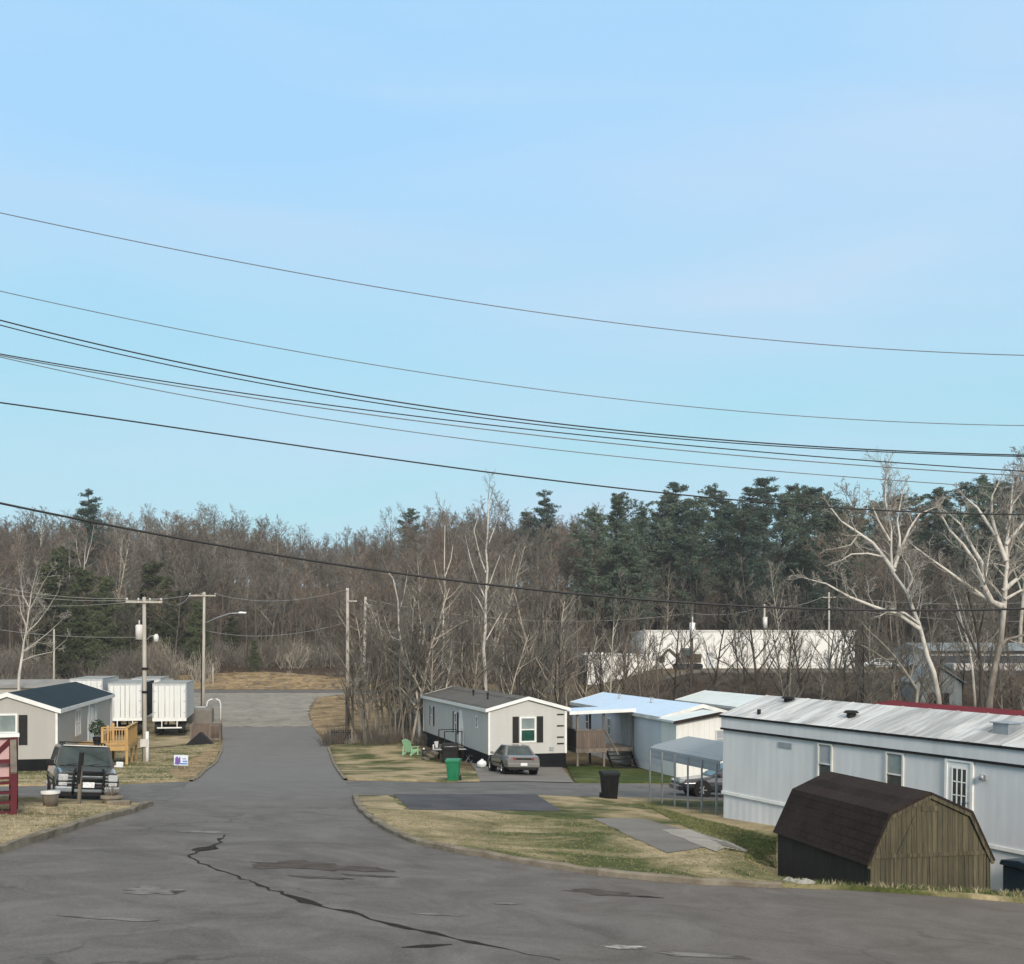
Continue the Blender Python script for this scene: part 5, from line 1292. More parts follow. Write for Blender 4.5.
span('upper line from the street lamp pole to the dark based pole right of the road', top(p2, h2, -.15, 1.1, -.1), top(p3, h3, -.1), .8, .015)
span('lower line from the street lamp pole to the dark based pole right of the road', top(p2, h2, -3.6, .1), top(p3, h3, -2.6), .8, .015)
span('line from the dark based pole to the pale lamp topped pole', top(p3, h3, -.9, .7, -.1), top(p4, h4, -.5), .3)
span('upper line from the pale lamp topped pole to the warehouse transformer pole', top(p4, h4, -.2, .2), top(p5, h5, -.1), 1.4, .016)
span('lower line from the pale lamp topped pole to the warehouse transformer pole', top(p4, h4, -2.8, .2), top(p5, h5, -2.4), 1.6, .015)
span('line between the two transformer poles by the warehouse', top(p5, h5, -.1), top(p7, h7, -.2), .5, .015)
span('line from the middle warehouse pole to the thin pole at its right end', top(p7, h7, -.2), top(p6, h6, -.5, -.6), .5, .015)
span('line leaving the thin pole at the warehouse end towards the right', top(p6, h6, -.5, .6), at(1100, 596, 128), .9, .015)
span('lower line leaving the thin warehouse end pole towards the right', top(p6, h6, -1.6), at(1100, 618, 128), .9, .015)
span('long line crossing the wooded hill from the left to the street lamp pole', at(-60, 600, 116), top(p2, h2, -.15, 0, -.1), .9, .015)
# ------------------------------------------------------------------ trees
def bark(name, c1, c2, scale=3, vary=.25):
    return mat(name, c1, c2, scale, .95, stretch=(1, 1, .3), bmp=.5, vary=vary)
M['bark_grey'] = bark('grey_brown_bark', (.16, .14, .113), (.092, .08, .066))
M['bark_dark'] = bark('dark_wet_bark', (.085, .068, .056), (.05, .04, .034))
M['bark_tan'] = bark('tan_bark', (.40, .36, .295), (.25, .225, .18))
M['bark_white'] = bark('white_sycamore_bark', (.60, .56, .50), (.27, .25, .215), 1.6, .05)
M['bark_birch'] = bark('pale_birch_bark', (.56, .53, .48), (.33, .31, .28), 2.5, .05)
M['twig_brown'] = bark('brown_twigs', (.160, .145, .123), (.112, .101, .086), 2, .3)
M['twig_rust'] = bark('rusty_twigs', (.195, .158, .126), (.145, .116, .093), 2, .2)
M['twig_grey'] = bark('grey_twigs', (.205, .19, .163), (.145, .133, .114), 2, .25)
M['twig_pale'] = bark('pale_twigs', (.42, .39, .345), (.28, .255, .225), 2, .1)
def needles(name, c1, c2):
    return mat(name, c1, c2, 1.1, .8, bmp=0, vary=.3, spec=.2)
M['needle'] = needles('pine_needles', (.058, .086, .062), (.095, .122, .082))
M['needle_blue'] = needles('dark_pine_needles', (.048, .078, .064), (.076, .108, .084))
M['needle_cedar'] = needles('cedar_needles', (.050, .062, .032), (.074, .084, .042))

def two_tone_bark(name, lo, hi):
    """pale upper limbs, brown flaking bark low on the trunk"""
    m, nt, b = _nodes(name)
    tc = nt.nodes.new('ShaderNodeTexCoord'); sp = nt.nodes.new('ShaderNodeSeparateXYZ'); nt.links.new(tc.outputs['Object'], sp.inputs[0])
    f = noise(nt, 1.4, 6, (1, 1, .4)); ad = nt.nodes.new('ShaderNodeMath'); ad.operation = 'MULTIPLY_ADD'; nt.links.new(f, ad.inputs[0]); ad.inputs[1].default_value = 7; nt.links.new(sp.outputs[2], ad.inputs[2])
    c = mix(nt, ramp(nt, ad.outputs[0], lo, hi), (.13, .108, .088), (.56, .525, .47))
    c = mix(nt, ramp(nt, noise(nt, 3.2, 5, (1, 1, .3)), .5, .68), c, (.25, .225, .19))
    nt.links.new(c, b.inputs['Base Color']); b.inputs['Roughness'].default_value = .9; bump(nt, b, f, .4); return m
M['bark_white'] = two_tone_bark('flaking_sycamore_bark', 6.0, 9.5); M['bark_white_tall'] = two_tone_bark('tall_sycamore_bark', 10.5, 15.0)

class TM:
    """fast collector of thin tapered branches"""
    def __init__(s): s.v, s.f = [], []
    def tube(s, pts, r0, r1, n):
        o = len(s.v); k = len(pts)
        for i, p in enumerate(pts):
            q = pts[min(i + 1, k - 1)] - pts[max(i - 1, 0)]
            q.normalize()
            a = q.cross(Vector((.31, .87, .39))); 
            if a.length < .05: a = q.cross(Vector((1, 0, 0)))
            a.normalize(); b = q.cross(a); r = r0 + (r1 - r0) * i / (k - 1)
            for j in range(n):
                t = 6.28318 * j / n; ca, sa = math.cos(t) * r, math.sin(t) * r
                s.v.append((p.x + a.x * ca + b.x * sa, p.y + a.y * ca + b.y * sa, p.z + a.z * ca + b.z * sa))
        for i in range(k - 1):
            for j in range(n):
                j2 = (j + 1) % n; s.f.append((o + i * n + j, o + i * n + j2, o + (i + 1) * n + j2, o + (i + 1) * n + j))
    def mesh(s, name, m):
        me = bpy.data.meshes.new(name); me.from_pydata(s.v, [], s.f); me.materials.append(m)
        me.polygons.foreach_set('use_smooth', [True] * len(s.f)); me.update(); return me
    def obj(s, name, m, parent):
        o = bpy.data.objects.new(name, s.mesh(name, m)); COL.objects.link(o); o.parent = parent; return o

def walk(r, p, d, L, n, wig, up):
    pts = [p.copy()]; d = d.normalized(); st = L / n
    for _ in range(n):
        d = (d + Vector((r.gauss(0, wig), r.gauss(0, wig), r.gauss(0, wig) + up))).normalized()
        p = p + d * st; pts.append(p.copy())
    return pts
def off(r, d, ang):
    a = d.orthogonal().normalized(); b = d.cross(a).normalized(); t = r.uniform(0, 6.283)
    return (d * math.cos(ang) + (a * math.cos(t) + b * math.sin(t)) * math.sin(ang)).normalized()
def pick(pts, t):
    u = t * (len(pts) - 1); i = min(int(u), len(pts) - 2); return pts[i].lerp(pts[i + 1], u - i), (pts[i + 1] - pts[i]).normalized()

def limb(r, tt, tc, p, d, L, rad, lvl, C):
    """one branch and everything it carries; levels 1.. ; C = settings"""
    n = (5, 4, 3, 2, 2)[min(lvl, 4)]
    pts = walk(r, p, d, L, n, C['wig'] * (1 + .35 * lvl), C['up'])
    end = max(C['tip'], rad * .3)
    (tt if lvl <= 1 else tc).tube(pts, rad, end, 5 if lvl <= 1 else 3)
    if lvl >= C['max']: return
    k = C['n'][lvl]; k = max(1, int(k * r.uniform(.7, 1.3) + .5))
    for i in range(k):
        t = .22 + .78 * (i + r.random()) / k
        q, e = pick(pts, min(t, .99))
        limb(r, tt, tc, q, off(r, e, r.uniform(*C['ang'])), L * C['len'][lvl] * r.uniform(.6, 1.15) * (1.15 - .45 * t), max(C['tip'], (rad + (end - rad) * t) * .55), lvl + 1, C)

FOREST = dict(wig=.10, up=.09, tip=.017, max=4, n=(0, 6, 5, 3), len=(0, .50, .52, .55), ang=(.45, 1.0))
def bare_tree_meshes(seed, H, r0, start, nl, C, lean=.03, spread=.33, m=('bark_grey', 'twig_brown'), fork=False):
    r = random.Random(seed); tt, tc = TM(), TM()
    stems = [(Vector((0, 0, -.5)), Vector((r.gauss(0, lean), r.gauss(0, lean), 1)), H, r0)]
    if fork: stems = [(Vector((0, 0, -.5)), Vector((r.gauss(0, .12), r.gauss(0, .12), 1)), H * r.uniform(.75, 1), r0 * .75) for _ in range(2)]
    for p, d, HH, rr_ in stems:
        pts = walk(r, p, d, HH, 9, .035, .05)
        tt.tube(pts, rr_, .03, 8)
        for i in range(nl):
            t = start + (1 - start) * (i + r.random() * .9) / nl
            q, e = pick(pts, min(t, .985))
            a = r.uniform(.45, .85) * (1.1 - .35 * t)
            L = HH * spread * (1.2 - .8 * (t - start) / (1 - start)) * r.uniform(.55, 1.15)
            limb(r, tt, tc, q, off(r, Vector((e.x, e.y, e.z)), a + .15), L, max(.03, rr_ * (1 - t) * .62 + .02), 1, C)
    return tt.mesh('trunk', M[m[0]]), tc.mesh('crown', M[m[1]])

def instance(name, meshes, label, cat, x, y, rz, s, group, sz=None, parts=('trunk', 'crown'), tilt=(0, 0)):
    t = thing(name, label, cat, (x, y, G(x, y)), rz, group)
    t.scale = (s, s, sz or s); t.rotation_euler = (tilt[0], tilt[1], rz)
    for pn, me in zip(parts, meshes):
        o = bpy.data.objects.new(pn, me); COL.objects.link(o); o.parent = t
    return t

VAR = []
for i in range(9):
    pal = [('bark_grey', 'twig_brown'), ('bark_tan', 'twig_grey'), ('bark_grey', 'twig_rust'), ('bark_dark', 'twig_brown'), ('bark_tan', 'twig_grey')][i % 5]
    VAR.append(bare_tree_meshes(100 + i, 18 + (i % 4), .19 + .02 * (i % 3), .30 + .05 * (i % 3), 14 + i % 4, FOREST, m=pal, spread=.27 + .03 * (i % 3), fork=(i in (2, 6))))
SAPC = dict(wig=.09, up=.10, tip=.013, max=3, n=(0, 6, 4), len=(0, .5, .5), ang=(.35, .85))
SAP = [bare_tree_meshes(300 + i, 10 + i % 3, .085 + .012 * (i % 3), .22, 13, SAPC, lean=.10, spread=.30, m=[('bark_tan', 'twig_grey'), ('bark_grey', 'twig_brown'), ('bark_dark', 'twig_grey'), ('bark_grey', 'twig_rust')][i % 4], fork=i in (1, 4)) for i in range(7)]

# wood on the hill: rows from the road edge up the slope
rf = random.Random(41); placed = []
def clear(x, y, dmin):
    return all((x - a) ** 2 + (y - b) ** 2 > dmin * dmin for a, b in placed)
LAB = ['tall bare grey brown tree among the massed trees of the wooded hillside', 'bare tree with pale tan trunk among the massed trees of the wooded hillside', 'bare tree with rusty brown twigs among the massed trees of the wooded hillside',
       'dark trunked bare tree among the massed trees of the wooded hillside', 'bare tree with silvery grey twigs among the massed trees of the wooded hillside']
n = 0; tries = 0
while n < 236 and tries < 30000:
    tries += 1
    y = 150 + 95 * rf.random() ** .75; px = rf.uniform(-60, 1080); x = (px - PX0) / FOC * y
    if px > 560 and y < 178: continue
    if 205 < px < 350 and y < 162: continue
    if px > 600 and px < 850 and y > 192 and rf.random() < .6: continue
    if not clear(x, y, 4.4): continue
    placed.append((x, y)); n += 1
    v = rf.randrange(9); s = rf.uniform(.72, 1.06)
    if y < 165: s *= rf.uniform(.6, .95)
    k = 1 - .26 * math.exp(-((px - 330) / 75) ** 2)            # the saddle in the skyline
    if 640 < px < 850: k *= .84
    if 360 < px < 470: k *= 1.06
    if 370 < px < 460 and rf.random() < .6: v = (2, 7)[rf.randrange(2)]
    instance('bare_tree', VAR[v], LAB[v % 5], 'tree', x, y, rf.uniform(0, 6.28), s * k, 'bare trees of the wooded hillside')

# far woods behind the crest read as one mass
def merged(name, meshes, places, mats, kind='stuff'):
    vs, fs, ms, o = [], [], [], 0
    for me_i, x, y, z, rz, s in places:
        a = np.array(meshes[me_i][0]); f = np.array(meshes[me_i][1]); c, sn = math.cos(rz), math.sin(rz)
        q = np.empty_like(a); q[:, 0] = (a[:, 0] * c - a[:, 1] * sn) * s + x; q[:, 1] = (a[:, 0] * sn + a[:, 1] * c) * s + y; q[:, 2] = a[:, 2] * s + z
        vs.append(q); fs.append(f + o); ms.append(np.full(len(f), me_i % len(mats))); o += len(a)
    v, f, m = np.concatenate(vs), np.concatenate(fs), np.concatenate(ms)
    me = bpy.data.meshes.new(name); k = f.shape[1]
    me.vertices.add(len(v)); me.vertices.foreach_set('co', v.astype(np.float32).ravel())
    me.loops.add(len(f) * k); me.loops.foreach_set('vertex_index', f.astype(np.int32).ravel())
    me.polygons.add(len(f)); me.polygons.foreach_set('loop_start', np.arange(0, len(f) * k, k, dtype=np.int32)); me.polygons.foreach_set('material_index', m.astype(np.int32))
    for x in mats: me.materials.append(x)
    me.update(calc_edges=True)
    ob = bpy.data.objects.new(name, me); COL.objects.link(ob); ob['kind'] = kind; return ob
FARC = dict(wig=.12, up=.09, tip=.03, max=3, n=(0, 7, 5), len=(0, .5, .55), ang=(.45, 1.0))
far = []
for i in range(4):
    r = random.Random(700 + i); tt = TM(); pts = walk(r, Vector((0, 0, -.5)), Vector((0, 0, 1)), 18, 6, .04, .05); tt.tube(pts, .2, .04, 4)
    for k in range(14):
        q, e = pick(pts, .3 + .69 * k / 14); limb(r, tt, tt, q, off(r, e, r.uniform(.5, .9)), r.uniform(3, 6) * (1.2 - .05 * k), .07, 1, FARC)
    # same number of corners per face
    far.append(([tuple(v) for v in tt.v], tt.f))
def scatter(name, sources, pts):
    """one mass: instances of the source meshes on points; pts = (x, y, z, rz, s)"""
    src = bpy.data.collections.new(name + '_sources')
    for i, me in enumerate(sources): src.objects.link(bpy.data.objects.new(name + '_source', me))
    me = bpy.data.meshes.new(name); me.from_pydata([p[:3] for p in pts], [], [])
    for nm, ty, vals in (('turn', 'FLOAT_VECTOR', [c for p in pts for c in (0, 0, p[3])]), ('size', 'FLOAT', [p[4] for p in pts])):
        at_ = me.attributes.new(nm, ty, 'POINT'); at_.data.foreach_set('vector' if ty == 'FLOAT_VECTOR' else 'value', vals)
    o = bpy.data.objects.new(name, me); COL.objects.link(o); o['kind'] = 'stuff'
    ng = bpy.data.node_groups.new(name, 'GeometryNodeTree')
    ng.interface.new_socket('Geometry', in_out='INPUT', socket_type='NodeSocketGeometry'); ng.interface.new_socket('Geometry', in_out='OUTPUT', socket_type='NodeSocketGeometry')
    N = ng.nodes.new; i_, o_ = N('NodeGroupInput'), N('NodeGroupOutput'); ip = N('GeometryNodeInstanceOnPoints'); ci = N('GeometryNodeCollectionInfo')
    ci.inputs['Collection'].default_value = src; ci.inputs['Separate Children'].default_value = True; ci.inputs['Reset Children'].default_value = True
    a1, a2 = N('GeometryNodeInputNamedAttribute'), N('GeometryNodeInputNamedAttribute')
    a1.data_type = 'FLOAT_VECTOR'; a1.inputs['Name'].default_value = 'turn'; a2.data_type = 'FLOAT'; a2.inputs['Name'].default_value = 'size'
    ip.inputs['Pick Instance'].default_value = True; L = ng.links.new
    L(i_.outputs[0], ip.inputs['Points']); L(ci.outputs[0], ip.inputs['Instance']); L(a1.outputs[0], ip.inputs['Rotation']); L(a2.outputs[0], ip.inputs['Scale']); L(ip.outputs[0], o_.inputs[0])
    md = o.modifiers.new('scatter', 'NODES'); md.node_group = ng
    return o
fm = []
for i, (v, f) in enumerate(far):
    me = bpy.data.meshes.new('far_tree'); me.from_pydata(v, [], f); me.materials.append(M[('twig_brown', 'twig_grey', 'bark_grey', 'twig_rust')[i]]); me.update(); fm.append(me)
pl_ = []
for i in range(1700):
    y = 160 + 170 * rf.random() ** .9; px = rf.uniform(-80, 1110); x = (px - PX0) / FOC * y
    if px > 540 and y < 186: continue
    pl_.append((x, y, G(x, y), rf.uniform(0, 6.28), (rf.uniform(.68, 1.0) if i % 3 else rf.uniform(.35, .6)) * (1 - .26 * math.exp(-((px - 330) / 75) ** 2)) * (.8 if 600 < px < 850 else 1)))
scatter('far_woods', fm, pl_)

# ---- evergreens
def pine_meshes(seed, H, crown0, m='needle', dense=1.0, width=.17):
    r = random.Random(seed); tt = TM(); pts = walk(r, Vector((0, 0, -.5)), Vector((r.gauss(0, .02), r.gauss(0, .02), 1)), H, 9, .018, .05); tt.tube(pts, .24, .05, 8)
    V, F = [], []
    def clump(c, s, flat):
        for _ in range(int(64 * dense)):
            v = Vector((r.gauss(0, 1), r.gauss(0, 1), r.gauss(0, 1))).normalized() * r.random() ** .5
            p = c + Vector((v.x * s, v.y * s, v.z * s * flat))
            a = Vector((r.gauss(0, 1), r.gauss(0, 1), r.gauss(.2, .6))).normalized() * r.uniform(.15, .32); b = Vector((r.gauss(0, 1), r.gauss(0, 1), r.gauss(0, 1))).normalized() * .075
            o = len(V); V.extend([p - a, p + b, p + a, p - b]); F.append((o, o + 1, o + 2, o + 3))
    z = crown0
    while z < .99:
        t = (z - crown0) / (1 - crown0); q, e = pick(pts, z)
        for _ in range(r.choice((2, 3, 3, 4))):
            L = H * width * (1.0 - .70 * t ** 1.8) * r.uniform(.45, 1.15) * (.55 + .45 * min(1, t * 5))
            d = Vector((math.cos(a_ := r.uniform(0, 6.28)), math.sin(a_), r.uniform(-.1, .35) + .4 * t))
            bp = walk(r, q, d, L, 4, .10, .05); tt.tube(bp, .06, .02, 4)
            for u in (.45, .7, .98):
                if r.random() < .88:
                    c, _e = pick(bp, u); clump(c + Vector((r.gauss(0, .25), r.gauss(0, .25), .1)), r.uniform(.6, 1.15) * (.75 + .6 * (1 - t)), .45)
        z += r.uniform(.022, .05)
    clump(pts[-1], .5, 1)
    for k in range(6):                                              # dead stubs below the crown
        q, e = pick(pts, r.uniform(.25, crown0)); tt.tube(walk(r, q, Vector((r.gauss(0, 1), r.gauss(0, 1), .1)), r.uniform(.5, 2), 2, .1, 0), .03, .012, 3)
    me = bpy.data.meshes.new('crown'); me.from_pydata([tuple(v) for v in V], [], F); me.materials.append(M[m]); me.update()
    return tt.mesh('trunk', M['bark_dark']), me
PINES = [pine_meshes(500 + i, 24, (.32, .44, .28, .48, .36)[i], ('needle', 'needle_blue')[i % 2], 1.0, (.23, .19, .25, .17, .22)[i]) for i in range(5)]
CEDAR = [pine_meshes(550 + i, 13, .10, 'needle_cedar', 1.2, .20) for i in range(2)]
npine = 0
def pine_at(px, ytop, d, v, label='tall dark pine in the dense pine stand at the skyline right of centre', group='pines of the skyline stand', s=1.0, name='pine_tree'):
    x = (px - PX0) / FOC * d; g = G(x, d); H = CZ - (ytop - HORIZ) / FOC * d - g
    return instance(name, PINES[v], label, 'tree', x, d, rf.uniform(0, 6.28), H / 24.0 * s, group, H / 24.0)
for px, yt in ((577, 520), (597, 515), (612, 496), (622, 492), (640, 500), (655, 508), (668, 490), (676, 485), (690, 497), (702, 491), (714, 481), (728, 492), (742, 500), (752, 484), (763, 478), (778, 490), (790, 480), (801, 486), (815, 490), (826, 488), (838, 505), (850, 498)):
    pine_at(px, yt + rf.uniform(-2, 4), rf.uniform(198, 222), rf.randrange(5))
for k in range(26):                                                  # the lower, nearer rows of the stand
    px = rf.uniform(585, 860); pine_at(px, rf.uniform(505, 560), rf.uniform(180, 205), rf.randrange(5))
pine_at(545, 489, 205, 3, 'lone tall pine with open crown standing apart left of the dense pine stand', None)
pine_at(562, 540, 215, 0, 'smaller pine between the lone open crowned pine and the dense stand'); pine_at(525, 512, 226, 1, 'dark pine behind the white trunked tree left of the lone pine', None)
pine_at(88, 488, 196, 3, 'tall pine with ragged top rising above the bare trees at the left', None)
pine_at(410, 507, 226, 2, 'dark pine tip rising above rusty bare trees near the middle of the skyline', None)
pine_at(470, 520, 230, 0, 'dark pine behind bare crowns left of the tall white trunked tree', None)
for px, yt in ((935, 486), (962, 480), (985, 474), (1010, 482), (1035, 490), (905, 496), (868, 502), (884, 508), (920, 492), (948, 490), (974, 484), (998, 478), (1022, 480), (1050, 486), (890, 520), (930, 515), (965, 510), (1005, 505), (860, 515), (912, 528)):
    pine_at(px, yt, rf.uniform(205, 225), rf.randrange(5), 'dark pine on the ridge behind the big white sycamores', 'pines behind the sycamores')
for px, yt, d in ((48, 560, 158), (66, 545, 166), (84, 566, 160), (104, 575, 158), (75, 600, 154), (96, 610, 153), (150, 560, 172), (165, 575, 170), (200, 600, 156), (60, 620, 152), (185, 590, 164), (125, 600, 160), (232, 612, 168), (255, 640, 158)):
    x = (px - PX0) / FOC * d; H = CZ - (yt - HORIZ) / FOC * d - G(x, d)
    instance('cedar_tree', CEDAR[rf.randrange(2)], 'dark green bushy cedar at the foot of the left wooded hillside', 'tree', x, d, rf.uniform(0, 6.28), H / 13 * .95, 'cedars at the left forest edge', H / 13)

# ---- thin trees between the homes and the warehouse
rt = random.Random(77)
k = 0
SL_ = {0: 'thin bare tan tree in the scrub belt between the homes and the warehouse', 1: 'thin bare grey brown tree in the scrub belt between the homes and the warehouse', 2: 'thin dark trunked bare tree in the scrub belt between the homes and the warehouse', 3: 'thin bare tree with rusty twigs in the scrub belt between the homes and the warehouse'}
spots = []
tries = 0
while k < 105 and tries < 9000:
    tries += 1
    px = rt.choice((rt.uniform(395, 660), rt.uniform(600, 1060))); d = rt.uniform(84, 128); x = (px - PX0) / FOC * d
    if px > 560 and d > 106: continue
    if 575 < px < 860 and rt.random() < .75: continue
    if px > 575 and k % 2: d = min(d, 100)
    if x < -14 and d > 108: continue
    if any((x - a) ** 2 + (d - b) ** 2 < 2.2 for a, b in spots): continue
    # stay clear of the three homes that reach back here
    if 11 < x < 21 and d < 89: continue
    if x > 43 and d > 112: continue
    spots.append((x, d)); k += 1; v = rt.randrange(7)
    s = rt.uniform(.62, 1.0) if px > 575 else rt.uniform(.75, 1.3)
    instance('scrub_tree', SAP[v], SL_[v % 4], 'tree', x, d, rt.uniform(0, 6.28), s, 'thin trees of the scrub belt', None, tilt=(rt.gauss(0, .04), rt.gauss(0, .06)))

# dark slim trees standing on the bank in front of the warehouse
for i in range(13):
    px = 578 + 23 * i + rt.uniform(-8, 8); d = rt.uniform(92, 101); x = (px - PX0) / FOC * d
    if 12 < x < 20 and d < 90: continue
    instance('scrub_tree', SAP[(2, 6, 2, 1)[i % 4]], 'slim dark forking bare tree on the bank in front of the white warehouse', 'tree', x, d, rt.uniform(0, 6.28), rt.uniform(.95, 1.3), 'slim dark trees on the warehouse bank', None, tilt=(rt.gauss(0, .05), rt.gauss(0, .08)))
# slender stems of the roadside clump
for i in range(17):
    px = rt.uniform(352, 432); d = rt.uniform(79.5, 89); x = (px - PX0) / FOC * d
    instance('scrub_tree', SAP[(0, 3, 0, 1, 4)[i % 5]], 'tall slender bare stem in the roadside clump left of the grey mobile home', 'tree', x, d, rt.uniform(0, 6.28), rt.uniform(.75, 1.25), 'slender stems of the roadside clump', None, tilt=(rt.gauss(0, .06), rt.gauss(-.05, .10)))

# ---- single trees with drawn limbs
def drawn(name, label, d, limbs, C, m=('bark_white', 'twig_pale'), seed=1, jy=.18, group=None, sub=5, subL=.32):
    """limbs: (pixel polyline, start radius, end radius); limbs leave the plane of the trunk at random"""
    r = random.Random(seed); tt, tc = TM(), TM()
    bx, by = limbs[0][0][0]; x0 = (bx - PX0) / FOC * d; t = thing(name, label, 'tree', (x0, d, G(x0, d)), 0, group); O = Vector(t.location)
    done = []
    for i, (pl, r0, r1) in enumerate(limbs):
        slope = 0 if i == 0 else r.uniform(-1, 1) * jy * 2.5
        base = at(*pl[0], d)
        if i:   # attach to the nearest point already drawn
            q = min(done, key=lambda p: (p.x - base.x) ** 2 + (p.z - base.z) ** 2); dy0 = q.y - d
        else: dy0 = 0
        pts = []; acc = 0
        for j, p in enumerate(pl):
            w = at(*p, d); 
            if j: acc += (w - pts_prev).length
            pts_prev = w; y = dy0 + slope * acc; k = (d + y) / d
            pts.append(Vector((w.x * k, d + y, CZ + (w.z - CZ) * k)))
        if i == 0: pts.insert(0, Vector((pts[0].x, pts[0].y, G(pts[0].x, pts[0].y) - .5)))
        P2 = []
        for a, b in zip(pts[:-1], pts[1:]):
            n = max(1, int((b - a).length / 1.1)); P2 += [a.lerp(b, u / n) + Vector((r.gauss(0, .05), r.gauss(0, .05), r.gauss(0, .04))) for u in range(n)]
        P2.append(pts[-1]); done += P2; L = sum((b - a).length for a, b in zip(P2[:-1], P2[1:]))
        loc = [p - O for p in P2]; tt.tube(loc, r0, r1, 9 if i == 0 else 6)
        nsub = max(2, int(L / 1.1 * sub / 5)) 
        for q in range(nsub):
            u = (.5 if i == 0 else .2) + (.8 if i else .5) * (q + r.random()) / nsub; p, e = pick(loc, min(u, .99))
            limb(r, tc, tc, p, off(r, (e + Vector((0, 0, .25))).normalized(), r.uniform(.4, .95)), max(1.0, min(3.6, L * subL) * r.uniform(.5, 1.1) * (1.2 - .65 * u)), max(.02, (r0 + (r1 - r0) * u) * .45), 1, C)
        limb(r, tc, tc, loc[-1], (loc[-1] - loc[-2]).normalized(), max(1.0, min(2.2, L * .16)), r1, 1, C)
    tt.obj('trunk', M[m[0]], t); tc.obj('crown', M[m[1]], t)
    return t
SYC = dict(wig=.13, up=.05, tip=.011, max=3, n=(0, 7, 5), len=(0, .5, .5), ang=(.4, 1.0))
drawn('sycamore_tree', 'leaning white barked sycamore with long low left limb, behind the long white mobile home', 76, [
    ([(940, 699), (933, 672), (919, 624), (906, 592), (893, 570), (889, 530), (886, 500), (886, 478)], .21, .035),
    ([(919, 628), (900, 616), (876, 607), (850, 597), (825, 583), (808, 579)], .15, .035),
    ([(919, 624), (905, 612), (892, 610), (880, 616)], .09, .03),
    ([(894, 572), (884, 556), (872, 542), (855, 530), (842, 520), (831, 508)], .15, .035),
    ([(884, 556), (868, 553), (852, 555), (842, 560)], .08, .025),
    ([(906, 592), (912, 578), (908, 566), (904, 560)], .08, .025),
    ([(893, 568), (900, 552), (911, 528), (920, 514), (938, 506)], .13, .03),
    ([(890, 540), (878, 520), (872, 505)], .09, .03), ([(899, 553), (899, 520), (903, 490)], .10, .03), ([(860, 533), (850, 545), (838, 548)], .07, .02)], SYC, seed=11)
drawn('sycamore_tree', 'largest white barked sycamore with many spreading limbs at the right edge', 72, [
    ([(990, 700), (994, 670), (1000, 640), (1003, 610), (1005, 580), (1007, 545), (1010, 510), (1013, 482)], .28, .045),
    ([(1001, 606), (991, 602), (984, 585), (975, 560), (962, 545), (950, 530), (942, 516)], .20, .04),
    ([(984, 588), (982, 565), (972, 545), (960, 525), (948, 513)], .15, .035),
    ([(1003, 605), (990, 600), (970, 588), (950, 573), (930, 558), (915, 547)], .16, .035),
    ([(1005, 560), (998, 538), (985, 520), (975, 508), (966, 498)], .16, .035), ([(998, 538), (992, 515), (993, 495), (1000, 480)], .12, .03),
    ([(1006, 545), (1016, 530), (1030, 516), (1045, 505)], .14, .035), ([(1003, 592), (1015, 580), (1030, 570), (1050, 556)], .18, .04),
    ([(998, 650), (1006, 640), (1020, 634), (1045, 630)], .14, .04), ([(1004, 600), (1020, 590), (1035, 588)], .12, .03), ([(1008, 530), (1012, 505), (1025, 488)], .11, .03), ([(984, 582), (988, 566), (990, 548)], .09, .025)], SYC, ('bark_white_tall', 'twig_pale'), seed=12, sub=7)
drawn('sycamore_tree', 'slender pale sycamore trunk left of the largest sycamore, behind the red roof band', 80, [
    ([(975, 700), (973, 670), (970, 645), (962, 625), (956, 600)], .14, .04), ([(971, 648), (963, 640), (958, 625)], .07, .03)], SYC, seed=13, sub=3)
drawn('leaning_tree', 'grey leaning dead tree with fallen limb behind the streaked white roof', 84, [
    ([(916, 690), (905, 672), (893, 655), (880, 640), (866, 628)], .16, .04), ([(896, 660), (884, 660), (868, 648), (858, 644)], .08, .03), ([(910, 680), (915, 660), (912, 640)], .07, .03)], SYC, ('bark_tan', 'twig_grey'), 14)
drawn('bare_tree', 'dark trunked bare tree just left of the largest sycamore trunk', 78, [
    ([(983, 700), (981, 670), (978, 640), (970, 600), (965, 570)], .17, .05), ([(980, 660), (970, 640), (958, 620), (950, 600)], .09, .03), ([(978, 640), (985, 610), (990, 590)], .08, .03)], SYC, ('bark_dark', 'twig_brown'), 15)
drawn('white_trunk_tree', 'tall straight white trunked tree rising above the grey mobile home', 90, [
    ([(486, 705), (485, 670), (485, 630), (486, 590), (487, 550), (488, 515), (488, 500)], .19, .04),
    ([(485, 598), (478, 582), (470, 560), (465, 535)], .07, .02), ([(486, 572), (480, 555), (474, 530), (480, 512)], .07, .02), ([(486, 590), (494, 572), (500, 555)], .06, .02), ([(485, 615), (478, 600), (472, 592)], .06, .02), ([(487, 545), (494, 530), (500, 512)], .06, .02), ([(485, 640), (495, 622), (502, 612)], .05, .02)], SYC, ('bark_birch', 'twig_grey'), 16, sub=4)
drawn('white_trunk_tree', 'thin pale straight trunk behind the left end of the grey mobile home', 92, [
    ([(444, 705), (443, 670), (443, 630), (444, 590), (444, 555), (445, 525)], .12, .03), ([(444, 600), (438, 580), (434, 560)], .05, .02), ([(444, 580), (450, 560), (453, 545)], .05, .02)], SYC, ('bark_birch', 'twig_rust'), 17, sub=4)
